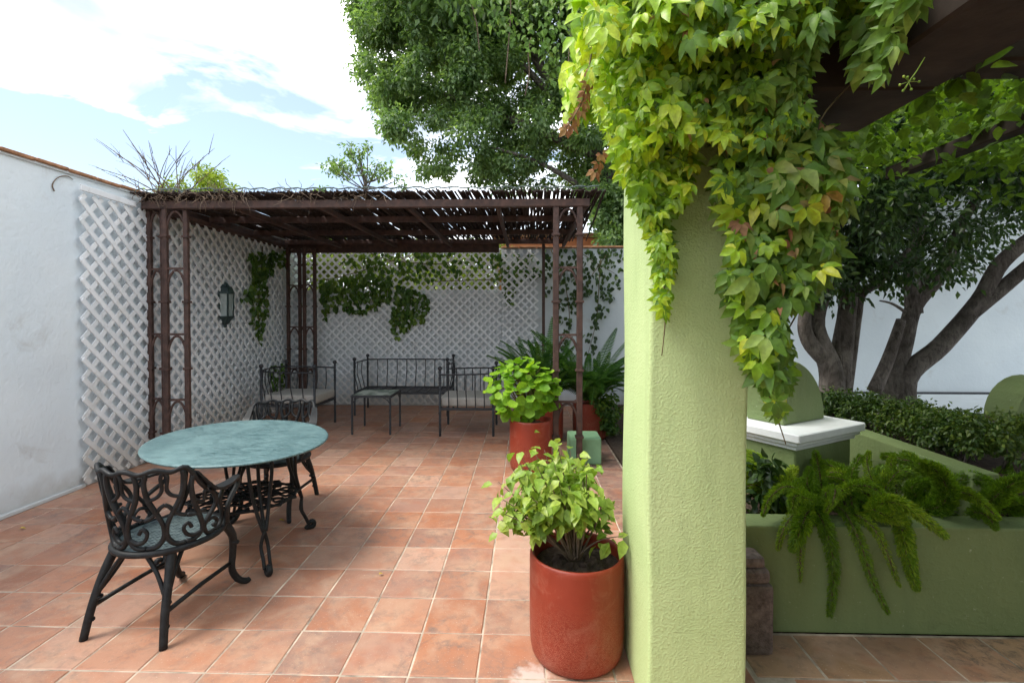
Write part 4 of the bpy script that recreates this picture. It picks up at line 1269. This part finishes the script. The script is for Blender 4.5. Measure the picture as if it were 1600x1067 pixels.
# vine of larger yellowish leaves hanging in front of the crown
hv = thing('hanging_vine', 'larger yellowish leaves of a vine hanging in the top of the shade tree', 'vine', (1.0, 9.3, 3.0))
ZV = [(690,-40),(950,-40),(940,60),(905,110),(890,160),(850,120),(835,90),(790,60),(760,40),(700,25)]
uv = sample_poly(ZV, 620)
pp = np.array([tuple(P(u, v, random.uniform(8.9,9.6))) for u, v in uv]); tp, nm = creeper_dirs(620)
cloud_part('foliage', M['l_creeper2'], pp, tp, nm, RNG.uniform(.09,.17,620), RNG.uniform(.06,.10,620), T_leaf(.09,.2), hv)
m = MB()
for (u0, v0, u1, v1) in ((800,-30,790,130),(830,60,822,150),(900,0,890,160),(740,-30,745,80)):
    m.tube([Vector(P(u0+(u1-u0)*t_+random.uniform(-6,6), v0+(v1-v0)*t_, 9.2))-Vector(hv.location) for t_ in (0,.3,.6,1)], .012, 5, 3)
m.build('stem', M['twig'], hv, smooth=True)

# ---------------------------------------------------------------- small things over the roof line
sb = thing('sapling', 'thin sparse leafed sapling against white cloud above the reed roof', 'tree', (-4.2, 14.0, 0))
tips = [(545,232),(575,228),(560,245),(525,255),(535,268),(590,255),(610,262),(600,275),(625,280),(515,262),(580,270),(630,292),(555,260)]
chains = [([(-4.2,14,0),(-4.2,14,2),tuple(P(572,300,14)),tuple(P(566,265,14)),tuple(P(560,235,14))], [.07,.06,.045,.03,.012])]
for (u, v) in tips:
    a_ = P(570+random.uniform(-3,3), 300-random.uniform(0,28), 14); b_ = P(u, v, 14+random.uniform(-.4,.4)); mid = (a_+b_)/2 + Vector((0,0,-.06))
    chains.append(([tuple(a_), tuple(mid), tuple(b_)], [.022,.015,.006]))
trunk_part(sb, chains, 'trunk', 'bark', 5)
cl = [(*P(u, v, 14+random.uniform(-.3,.3)), random.uniform(.13,.30)) for (u, v) in tips + [(548,240),(566,236),(605,268),(530,262)]]
pos, tip, nrm = clump_cloud(cl, 900, .4, .1)
cloud_part('crown', M['l_tree'], pos, tip, nrm, RNG.uniform(.09,.15,900), RNG.uniform(.05,.075,900), T_leaf2(), sb)
def bush(label, poly, Y, n, r0, r1, L, mat, cnt, trunk, name='bush'):
    b = thing(name, label, 'bush', trunk)
    c_ = []
    for (u, v) in sample_poly(poly, cnt):
        q = P(u, v, Y + random.uniform(-.5,.5)); c_.append((q.x, q.y, q.z, random.uniform(r0, r1)))
    pos, tip, nrm = clump_cloud(c_, n, .7, .3)
    cloud_part('foliage', M[mat], pos, tip, nrm, RNG.uniform(L*.7,L*1.2,n), RNG.uniform(L*.35,L*.55,n), T_leaf2(), b)
    t0 = Vector(trunk); ch = []
    for q in random.sample(c_, min(7, len(c_))):
        ch.append(([tuple(t0), (t0.x*.6+q[0]*.4, t0.y, q[2]*.5), q[:3]], [.05,.035,.012]))
    trunk_part(b, ch, 'stem', 'bark', 5)
    return b
bush('sunlit yellow green bush above the left end of the reed roof', [(245,330),(262,292),(300,286),(318,270),(345,266),(372,280),(392,300),(394,330)], 12.5, 5200, .18,.34,.12, 'l_bush', 34, (-7.6,12.5,0))
bush('small dark leafy tuft just above the reed roof left of the sapling', [(488,330),(490,299),(505,297),(512,305),(512,330)], 12.8, 500, .10,.18,.12, 'l_tree', 7, (-4.8,12.8,0))
bs = thing('bare_shrub', 'leafless shrub with long thin twigs behind the left wall', 'shrub', (-7.3, 10.2, 0))
m = MB()
def twig(u0,v0,u1,v1,r,sub=3):
    a_, b_ = P(u0,v0,10.2), P(u1,v1,10.2+random.uniform(-.5,.5)); mid = (a_+b_)/2 + Vector((random.uniform(-.08,.08),0,random.uniform(.0,.10)))
    L_ = Vector(bs.location)
    m.tube([a_-L_, mid-L_, b_-L_], [r, r*.7, r*.3], 4, 4)
    for q in range(sub):
        t_ = random.uniform(.35,.9); s0 = a_.lerp(b_, t_); e = s0 + (b_-a_)*random.uniform(.12,.28) + Vector((random.uniform(-.22,.22),0,random.uniform(-.02,.22)))
        m.tube([s0-L_, (s0+e)/2-L_+Vector((0,0,.02)), e-L_], [r*.55,r*.4,r*.2], 3)
for (u,v) in ((150,217),(192,203),(165,270),(205,225),(215,240),(268,232),(275,228),(285,238),(290,246),(312,252),(335,232),(345,255),(180,240),(150,262),(232,220)):
    base = random.choice(((246,312),(262,312),(280,312)))
    twig(base[0], base[1], u, v, .014)
root_ = P(262,312,10.2)
m.tube([(0,0,0),(-.0,0,1.5),tuple(root_-Vector(bs.location))], [.06,.05,.03], 6, 3)
m.build('branches', M['twig'], bs, smooth=True)
# garden hedge behind the rear lattice
hb = thing('rear_hedge', 'sunlit hedge glimpsed through the top of the rear lattice', 'hedge', (-1.8, 9.9, 0))
c_ = [(random.uniform(-5.2,-.55), random.uniform(9.5,10.4), random.uniform(.6,2.95), random.uniform(.25,.42)) for _ in range(120)]
pos, tip, nrm = clump_cloud(c_, 30000, .7, .2)
cloud_part('foliage', M['l_bush'], pos, tip, nrm, RNG.uniform(.08,.13,30000), RNG.uniform(.04,.07,30000), T_leaf2(), hb)
trunk_part(hb, [([(-1.8+x,9.9,0),(-1.8+x,9.9,1.0),(-1.7+x,9.9,2.2)], [.04,.03,.01]) for x in (-2.5,-1.8,-1,-.3,.4,1)], "stem", "bark", 5)

# ---------------------------------------------------------------- ivy and trailing vines on lattice and wall
def ivy(label, polys, plane, n, L, mat='l_ivy', stems=(), cat='ivy', off=(.05,.14), droop=1.0):
    pts = np.concatenate([sample_poly(pl, k_) for pl, k_ in zip(polys, n)])
    W_ = []
    for (u, v) in pts:
        o_ = random.uniform(*off)
        W_.append(tuple(P(u, v, YB - o_)) if plane == 'back' else tuple(on_left(u, v, o_)))
    W_ = np.array(W_); N = len(W_)
    base = W_.mean(0); 
    t = thing('climbing_ivy', label, cat, (float(base[0]), float(base[1]), float(W_[:,2].max())))
    tip = np.stack([RNG.normal(0,.45,N),RNG.normal(0,.35,N),-droop+RNG.normal(0,.35,N)],1)
    nb = np.array([0,-1,.45]) if plane == 'back' else np.array([1,-.35,.45])
    cloud_part('foliage', M[mat], W_, tip, nb+RNG.normal(0,.4,(N,3)), RNG.uniform(L*.7,L*1.25,N), RNG.uniform(L*.55,L*.95,N), T_leaf(.10,.2), t)
    if stems:
        m = MB()
        for s in stems:
            m.tube([(Vector(P(u,v,YB-.07)) if plane=='back' else Vector(on_left(u,v,.07)))-Vector(t.location) for u,v in s], [.007]*(len(s)-1)+[.003], 5, 4)
        m.build('stem', M['stem'], t, smooth=True)
    return t
ivy('ivy trailing down the left lattice beside the lantern', [[(392,392),(430,392),(428,425),(416,432),(422,470),(413,505),(405,540),(396,505),(392,470),(372,466),(392,440)],[(425,392),(450,390),(450,415),(428,412)]], 'left', (330,50), .085, stems=[[(410,385),(408,430),(404,480),(405,538)]])
ivy('broad swag of ivy across the rear lattice above the bench', [[(499,436),(560,428),(613,432),(613,460),(594,484),(546,489),(520,484),(506,500)],[(615,440),(668,460),(665,500),(646,503),(634,515),(620,531),(608,512),(615,490)],[(530,400),(600,388),(700,392),(760,400),(740,430),(640,440),(560,432)]], 'back', (400,230,190), .10,
    stems=[[(500,440),(560,425),(620,405),(660,395)],[(560,385),(600,405),(640,410),(690,412),(740,402)],[(680,440),(730,438),(790,436),(815,432)],[(600,385),(615,395),(640,410)]])
ivy('ivy at the top of the narrow lattice strip by the rear post', [[(765,395),(845,395),(845,430),(810,440),(800,480),(788,470),(784,440),(768,432)]], 'back', (150,), .09, stems=[[(770,400),(800,412),(830,400)]])
ivy('dark loose creeper hanging over the rear wall right of the pergola post', [[(848,388),(975,388),(972,440),(955,470),(940,515),(925,510),(930,450),(905,470),(895,505),(882,560),(872,500),(866,440),(850,470)],[(918,520),(936,515),(930,550),(915,560)]], 'back', (380,22), .085, mat='l_ficus',
    stems=[[(860,390),(880,430),(890,500),(884,555)],[(940,390),(936,440),(932,500),(918,555)],[(900,390),(930,410),(965,430)],[(950,395),(925,430),(900,470)]])
ivy('little tuft of ivy low on the left lattice behind the armchair', [[(420,572),(448,565),(450,590),(440,612),(424,605)]], 'left', (90,), .07)

# ---------------------------------------------------------------- potted plants
def potted(name, label, pot, loc_top, cat='plant'):
    return thing(name, label, cat, (pot[0], pot[1], loc_top))
bg = potted('potted_shrub', 'leafy light green shrub growing in the nearest red pot', POT1, .42, 'shrub')
bl = [tmpl_mesh('shrub_leaf', M['l_boug'], T_leaf(.10,.24,.5,.38), .62) for _ in range(3)]
m = MB(); LP, LT, LN, LS = [], [], [], []
cen = Vector((.13, 2.37, .72))
for q in range(46):
    d = Vector(rand_dirs(1)[0]); d.z = abs(d.z)*.95 - .12
    if q < 6: d = Vector((random.choice((-1,1)),random.uniform(-.5,.3),-.25))
    d.normalize()
    tipp = cen + Vector((d.x*.26, d.y*.24, d.z*.275))*random.uniform(.85,1.1)
    b0 = Vector((.235+random.uniform(-.02,.02), 2.37, .42)); midp = b0.lerp(tipp, .5) + Vector((d.x*.03,d.y*.03,.05))
    if q == 0: tipp = Vector((.44,2.25,.60)); midp = Vector((.33,2.30,.55))
    pts, _ = catmull([b0, midp, tipp], [0,0,0], 6)
    m.tube([p_-Vector(bg.location) for p_ in pts], [.0065-.0052*i/(len(pts)-1) for i in range(len(pts))], 5)
    for k_ in range(7):
        f_ = .50 + .5*(k_+random.random()*.5)/7; i = min(len(pts)-1, int(f_*(len(pts)-1))); p_ = pts[i]
        if k_ == 6: p_ = tipp
        a_ = random.uniform(0,6.28)
        LP.append(tuple(p_ + Vector((random.gauss(0,.012),random.gauss(0,.012),random.gauss(0,.012)))))
        LT.append((math.cos(a_)*.8+d.x*.5, math.sin(a_)*.8+d.y*.5-.15, -.35+random.gauss(0,.3)))
        LN.append((random.gauss(0,.35)+d.x*.3, random.gauss(-.25,.35), 1)); LS.append(random.uniform(.052,.085))
m.build('branches', M['twig'], bg, smooth=True)
sel = [i for i in range(len(LP)) if (Vector(LP[i])-cen).length < .31 or i < 7]; random.shuffle(sel); sel = sel[:298]
place_leaves(bg, bl, np.array([LP[i] for i in sel]), np.array([LT[i] for i in sel]), np.array([LN[i] for i in sel]), [LS[i] for i in sel])
# extra inner leaves
NI = 950
idx = RNG.integers(0, len(LP), NI)
ip = np.array(LP)[idx]*1.0; ip = np.where((np.linalg.norm(ip-np.array(cen),axis=1)<.31)[:,None], ip, np.array(cen)); ip = ip + (np.array(cen)-ip)*RNG.uniform(-.06,.5,(NI,1)) + RNG.normal(0,.028,(NI,3))
cloud_part('inner_foliage', M['l_boug'], ip, RNG.normal(0,1,(NI,3))+np.array([0,-.2,-.5]), RNG.normal(0,.4,(NI,3))+np.array([0,-.2,1]), RNG.uniform(.04,.072,NI), RNG.uniform(.025,.045,NI), T_leaf(.1,.2), bg)

gr = potted('geranium', 'bright lime geranium with round leaves in the pot at the pergola post', POT2, .50)
gl = [tmpl_mesh('round_leaf', M['l_ger'], T_round(11)) for _ in range(3)]
N = 190; d = rand_dirs(N); d[:,1] = -np.abs(d[:,1])*.9 + .25*RNG.random(N); d[:,2] = d[:,2]*.95+.12
cg = np.array([-.02, 5.13, .80])
pp = cg + d*np.array([.31,.27,.30])*RNG.uniform(.75,1.08,(N,1))
place_leaves(gr, gl, pp, d*np.array([.8,.5,.3])+RNG.normal(0,.3,(N,3))+np.array([0,-.1,-.45]), d*.7+RNG.normal(0,.25,(N,3))+np.array([0,-.35,.65]), RNG.uniform(.065,.115,N))
m = MB()
for i in range(0, N, 3):
    m.tube([Vector((random.uniform(-.05,.05),random.uniform(-.05,.03),0)), Vector((pp[i]*.5+cg*.5))-Vector(gr.location)+Vector((0,0,.02)), Vector(pp[i])-Vector(gr.location)], [.006,.005,.003], 4)
m.build('stems', M['stem'], gr, smooth=True)
def T_frond(n=26, L=1.0, curl=.5, wid=.075):
    V, F = [], []; pts = []
    for i in range(n+1):
        t_ = i/n; pts.append((t_*L*(1-.25*curl*t_), .55*t_*L*(1-t_*.9*curl*1.6)))
    for i in range(1, n+1):
        t_ = i/n; y, z = pts[i]; w = wid*math.sin(math.pi*min(1,.12+t_*.86))**.7*(1-.35*t_) + .008
        dy = (pts[i][0]-pts[i-1][0])*.42
        for s in (-1,1):
            o_ = len(V); V += [(0,y-dy,z),(s*w,y+dy*1.2,z-.02),(s*w*.55,y+dy*2.0,z-.006),(0,y+dy,z)]; F.append((o_,o_+1,o_+2,o_+3) if s > 0 else (o_+3,o_+2,o_+1,o_))
    for i in range(n):
        o_ = len(V); a_, b_ = pts[i], pts[i+1]; V += [(-.004,*a_),(.004,*a_),(.003,*b_),(-.003,*b_)]; F.append((o_,o_+1,o_+2,o_+3))
    return V, F
fr_meshes = []
for cu in (.25,.5,.8,1.1):
    V, F = T_frond(44, 1.0, cu, .085); me = bpy.data.meshes.new('fern_frond'); me.from_pydata(V, [], F); me.materials.append(M['l_fern']); me.update(); fr_meshes.append(me)
def fern(label, base, n, L0, L1, up=0.0, bias=None, spread=1.0):
    t = thing('potted_fern', label, 'fern', base)
    for i in range(n):
        o = link('frond', random.choice(fr_meshes), t, (random.uniform(-.06,.06), random.uniform(-.06,.06), random.uniform(-.02,.05)))
        a_ = 2*math.pi*i/n + random.uniform(-.3,.3) if bias is None else random.gauss(*bias)
        s = random.uniform(L0, L1)
        o.rotation_euler = (random.uniform(.0,.45)*spread + up*random.uniform(.3,1), random.uniform(-.25,.25), a_); o.scale = (s,s,s)
    return t
fern('tall upright fern behind the geranium', (POT4[0]-.05, POT4[1], .45), 54, .75, 1.15, up=.75)
fern('wide arching fern spilling from the dark red pot', (POT3[0], POT3[1]-.1, .50), 70, .85, 1.3, up=.25)
tr_ = thing('trailing_plant', 'small leafy plant trailing over the rim of the dark red pot', 'plant', (1.0, 6.35, .42))
cl = [(.98+random.uniform(-.05,.14), 6.32+random.uniform(-.08,.1), random.uniform(.12,.62), random.uniform(.06,.11)) for _ in range(22)]
pos, tip, nrm = clump_cloud(cl, 900, .6, .2)
cloud_part('foliage', M['l_ivy'], pos, tip, nrm, RNG.uniform(.04,.065,900), RNG.uniform(.03,.05,900), T_leaf(.1,.2), tr_)

# ---------------------------------------------------------------- foxtail ferns in the planter
def plume(t, path, rad, n=1100, yv=None):
    pts, _ = catmull([Vector(p_) for p_ in path], [0]*len(path), 8)
    A = np.array([tuple(p_) for p_ in pts]); k_ = len(A)
    tg = np.gradient(A, axis=0); tg /= np.linalg.norm(tg, axis=1, keepdims=True)
    f_ = RNG.random(n); idx = f_*(k_-1); i0 = np.clip(idx.astype(int), 0, k_-2); fr = (idx-i0)[:,None]
    c_ = A[i0]*(1-fr)+A[i0+1]*fr; tt = tg[i0]
    rd = rand_dirs(n); rd -= tt*np.sum(rd*tt, axis=1, keepdims=True); rd /= np.linalg.norm(rd, axis=1, keepdims=True)
    env = np.sin(np.pi*np.clip(.14+.84*f_,0,1))**.6*(1-.30*f_)
    rr = rad*env*RNG.uniform(.25,.8,n)
    pos = c_ + rd*rr[:,None]
    tip = rd*.85 + tt*.75 + RNG.normal(0,.25,(n,3))
    L = rad*.62*(.6+.5*env)
    me = leaf_mesh('plume', M['l_fox'], pos - np.array(t.location), tip, rd+RNG.normal(0,.6,(n,3)), L, L*.20, T_leaf2())
    o = link('plume', me, t)
    m = MB(); m.tube([p_-Vector(t.location) for p_ in pts], [.004]*len(pts), 4); m.build('plume_stem', M['stem'], o)
def fox(label, base, plumes):
    t = thing('foxtail_fern', label, 'fern', base)
    for path, rad, n in plumes:
        plume(t, [P(u,v,Y) for u,v,Y in path], rad*1.15, int(n*1.4))
    for q in range(17):
        a_ = random.uniform(0,6.28); l_ = random.uniform(.14,.34); b_ = Vector(base); d_ = Vector((math.cos(a_), abs(math.sin(a_))*.8, 0))
        plume(t, [b_, b_+d_*l_*.5+Vector((0,0,l_*.75)), b_+d_*l_*1.1+Vector((0,0,l_*random.uniform(.35,1.0)))], random.uniform(.032,.05), 1200)
    return t
fox('foxtail fern with long plumes hanging over the left end of the green planter', (1.45, 2.85, .46), [
  ([(1285,790,2.75),(1275,795,2.58),(1292,830,2.46),(1303,890,2.46),(1296,962,2.46)], .036, 1500),
  ([(1300,790,2.75),(1320,800,2.58),(1345,850,2.46),(1362,905,2.46),(1388,958,2.46)], .028, 1200),
  ([(1310,795,2.75),(1345,808,2.56),(1375,840,2.47),(1405,915,2.47)], .025, 900),
  ([(1280,790,2.7),(1262,800,2.52),(1250,830,2.42),(1238,858,2.44)], .042, 1300),
  ([(1262,800,2.6),(1252,850,2.46),(1250,908,2.46)], .019, 600),
  ([(1270,800,2.65),(1245,800,2.52),(1225,825,2.46),(1215,858,2.46)], .024, 700),
  ([(1290,785,2.8),(1285,770,2.7),(1280,735,2.62),(1274,706,2.58)], .032, 1200),
  ([(1290,790,2.7),(1265,780,2.55),(1242,775,2.45),(1238,800,2.42)], .034, 1000),
  ([(1285,790,2.8),(1262,760,2.75),(1265,730,2.75)], .030, 800),
  ([(1300,790,2.75),(1290,772,2.6),(1305,765,2.5),(1300,790,2.45)], .026, 700),
  ([(1290,790,2.75),(1235,760,2.65),(1205,775,2.58),(1192,805,2.5)], .026, 900),
  ([(1300,790,2.8),(1330,760,2.7),(1370,765,2.6),(1395,800,2.48)], .032, 1100)])
fox('foxtail fern with dense bright plumes in the middle of the green planter', (1.95, 2.85, .46), [
  ([(1400,800,2.8),(1370,790,2.62),(1395,785,2.5),(1430,800,2.44),(1478,838,2.42)], .040, 1600),
  ([(1395,800,2.8),(1365,795,2.6),(1385,805,2.5),(1415,815,2.45)], .040, 1300),
  ([(1400,800,2.75),(1408,820,2.52),(1418,870,2.47),(1432,920,2.47)], .038, 1500),
  ([(1410,800,2.75),(1420,825,2.54),(1432,890,2.49)], .022, 700),
  ([(1395,795,2.9),(1350,770,2.8),(1330,745,2.8),(1345,712,2.8)], .035, 1000),
  ([(1400,795,2.9),(1370,765,2.85),(1355,725,2.85),(1358,705,2.85)], .026, 800),
  ([(1400,795,2.9),(1400,760,2.9),(1392,730,2.9),(1396,712,2.9)], .030, 800),
  ([(1400,800,2.8),(1350,785,2.7),(1330,775,2.65),(1335,800,2.6)], .036, 1000),
  ([(1400,800,2.85),(1430,780,2.8),(1425,760,2.8),(1450,752,2.75)], .045, 1200),
  ([(1420,800,2.8),(1470,790,2.65),(1478,760,2.58),(1462,735,2.55),(1436,724,2.52)], .048, 2000),
  ([(1430,800,2.8),(1480,770,2.65),(1520,775,2.55),(1560,810,2.45)], .034, 1300),
  ([(1420,800,2.8),(1500,750,2.75),(1545,755,2.65),(1590,785,2.55)], .036, 1300),
  ([(1400,795,2.85),(1340,765,2.75),(1310,770,2.6),(1290,800,2.5)], .032, 1100)])
fox('foxtail fern at the right edge of the picture in the green planter', (2.45, 2.88, .46), [
  ([(1520,810,2.75),(1545,785,2.6),(1575,760,2.5),(1612,742,2.45)], .048, 1600),
  ([(1510,810,2.8),(1525,800,2.62),(1545,808,2.52),(1556,826,2.5)], .030, 900),
  ([(1520,805,2.85),(1500,775,2.8),(1520,755,2.8),(1555,745,2.8)], .050, 1500),
  ([(1520,805,2.8),(1580,790,2.7),(1620,790,2.62)], .050, 1300),
  ([(1520,805,2.85),(1480,800,2.8),(1470,815,2.7),(1490,825,2.64)], .045, 1200),
  ([(1540,805,2.85),(1590,815,2.75),(1640,812,2.7)], .045, 1200),
  ([(1520,805,2.9),(1540,760,2.9),(1580,728,2.9)], .040, 1100),
  ([(1500,805,2.9),(1470,790,2.9),(1440,790,2.85),(1430,805,2.8)], .045, 1100)])
vv = thing('bedding_plant', 'dark leafy plant in the planter corner beside the pillar', 'plant', (1.2, 2.85, .45))
cl = [(*P(random.uniform(1178,1215), random.uniform(715,800), random.uniform(2.75,2.95)), random.uniform(.03,.06)) for _ in range(22)]
pos, tip, nrm = clump_cloud(cl, 170, .6, .1)
cloud_part('foliage', M['l_ficus'], pos, tip, nrm, RNG.uniform(.05,.08,170), RNG.uniform(.035,.05,170), T_leaf(.1,.2), vv)

# ---------------------------------------------------------------- hedge
hg = thing('clipped_hedge', 'low clipped hedge on thin stems behind the planter', 'hedge', (2.75, 3.3, .70))
c_ = []
for q in range(190):
    y = random.uniform(2.75,4.55); c_.append((2.76+random.uniform(-.2,.24), y, .83+random.uniform(-.10,.05)+.02*math.sin(y*5)+(4.55-y)*.05, random.uniform(.05,.10)))
pos, tip, nrm = clump_cloud(c_, 17000, .8, .2)
cloud_part('foliage', M['l_hedge'], pos, tip, nrm, RNG.uniform(.024,.040,17000), RNG.uniform(.014,.023,17000), T_leaf2(), hg)
for q in range(26):
    y = 2.76+q*.07; x = 2.72+random.uniform(-.10,.12); m = MB()
    m.tube([(x-2.75,y-3.3,0),(x-2.75+random.uniform(-.03,.03),y-3.3+random.uniform(-.03,.03),.08),(x-2.75+random.uniform(-.07,.07),y-3.3+random.uniform(-.05,.05),.16)], [.009,.007,.004], 5)
    m.build('stem', M['bark'], hg, smooth=True)

# ---------------------------------------------------------------- two ficus trees on the right
f1 = thing('ficus_tree', 'grey multi trunk ficus just right of the pillar behind the pedestal', 'tree', (3.15, 5.4, .24))
def ch(pts, rs): return ([tuple(P(u,v,Y)) for u,v,Y in pts], rs)
trunk_part(f1, [([ (3.2,5.4,.2), tuple(P(1300,590,5.4)), tuple(P(1275,510,5.4)), tuple(P(1290,440,5.4)), tuple(P(1310,330,5.4))], [.16,.12,.085,.08,.05]),
   ([ (3.3,5.45,.2), tuple(P(1310,590,5.45)), tuple(P(1322,500,5.45)), tuple(P(1335,420,5.45)), tuple(P(1380,340,5.5))], [.16,.12,.09,.08,.05]),
   ([ (3.35,5.5,.2), tuple(P(1320,600,5.5)), tuple(P(1336,500,5.5)), tuple(P(1345,460,5.5)), tuple(P(1375,440,5.5)),tuple(P(1420,390,5.5))], [.12,.08,.06,.055,.04,.025]),
   ([ tuple(P(1290,560,5.4)), tuple(P(1262,530,5.35)), tuple(P(1258,490,5.3)), tuple(P(1280,420,5.3))], [.10,.075,.06,.045])])
f2 = thing('ficus_tree', 'leaning ficus with thick forked branches reaching to the right edge', 'tree', (4.45, 6.0, .24))
trunk_part(f2, [([ (4.35,6.0,.2), tuple(P(1395,600,6)), tuple(P(1412,540,6)), tuple(P(1428,480,6)), tuple(P(1470,430,6)), tuple(P(1490,380,6)), tuple(P(1520,320,6)), tuple(P(1580,260,6))], [.16,.115,.09,.085,.07,.06,.05,.03]),
   ([ (4.45,5.95,.2), tuple(P(1415,592,5.95)), tuple(P(1470,540,5.9)), tuple(P(1530,470,5.85)), tuple(P(1565,410,5.8)), tuple(P(1640,350,5.7)), tuple(P(1720,290,5.6))], [.16,.115,.10,.09,.08,.07,.05]),
   ([ tuple(P(1500,505,5.87)), tuple(P(1560,455,5.8)), tuple(P(1620,405,5.7)), tuple(P(1720,330,5.6))], [.075,.075,.07,.06]),
   ([ tuple(P(1365,612,5.8)), tuple(P(1388,560,5.8)), tuple(P(1408,500,5.85))], [.075,.065,.05]),
   ([ tuple(P(1428,490,6)), tuple(P(1425,440,6)), tuple(P(1428,400,6)), tuple(P(1440,330,6))], [.09,.085,.075,.05]),
   ([ tuple(P(1430,480,6)), tuple(P(1440,450,6)), tuple(P(1455,410,6))], [.04,.035,.02]),
   ([ tuple(P(1418,490,6)), tuple(P(1395,475,5.9)), tuple(P(1375,470,5.8))], [.02,.015,.008])])
def crown(root, poly, n, Y0, Y1, cnt, r0, r1, extra=()):
    c_ = []
    for (u, v) in sample_poly(poly, cnt):
        q = P(u, v, random.uniform(Y0, Y1)); c_.append((q.x, q.y, q.z, random.uniform(r0, r1)))
    c_ += list(extra)
    pos, tip, nrm = clump_cloud(c_, n, .6, .2)
    cloud_part('crown', M['l_ficus'], pos, tip, nrm, RNG.uniform(.06,.10,n), RNG.uniform(.032,.05,n), T_leaf2(), root)
crown(f1, [(1190,60),(1420,90),(1440,300),(1420,420),(1375,455),(1330,462),(1290,440),(1240,470),(1190,430)], 52000, 4.6, 6.4, 110, .16,.36,
      [(random.uniform(1.6,4.8), random.uniform(3.6,8.4), random.uniform(3.9,6), random.uniform(.4,.6)) for _ in range(60)])
crown(f2, [(1400,60),(1750,40),(1750,330),(1640,350),(1600,350),(1560,405),(1520,392),(1480,420),(1440,400),(1400,430)], 76000, 4.7, 7.2, 140, .18,.4,
      [(random.uniform(4,9.5), random.uniform(3.6,8.6), random.uniform(3.9,6.2), random.uniform(.4,.65)) for _ in range(90)])
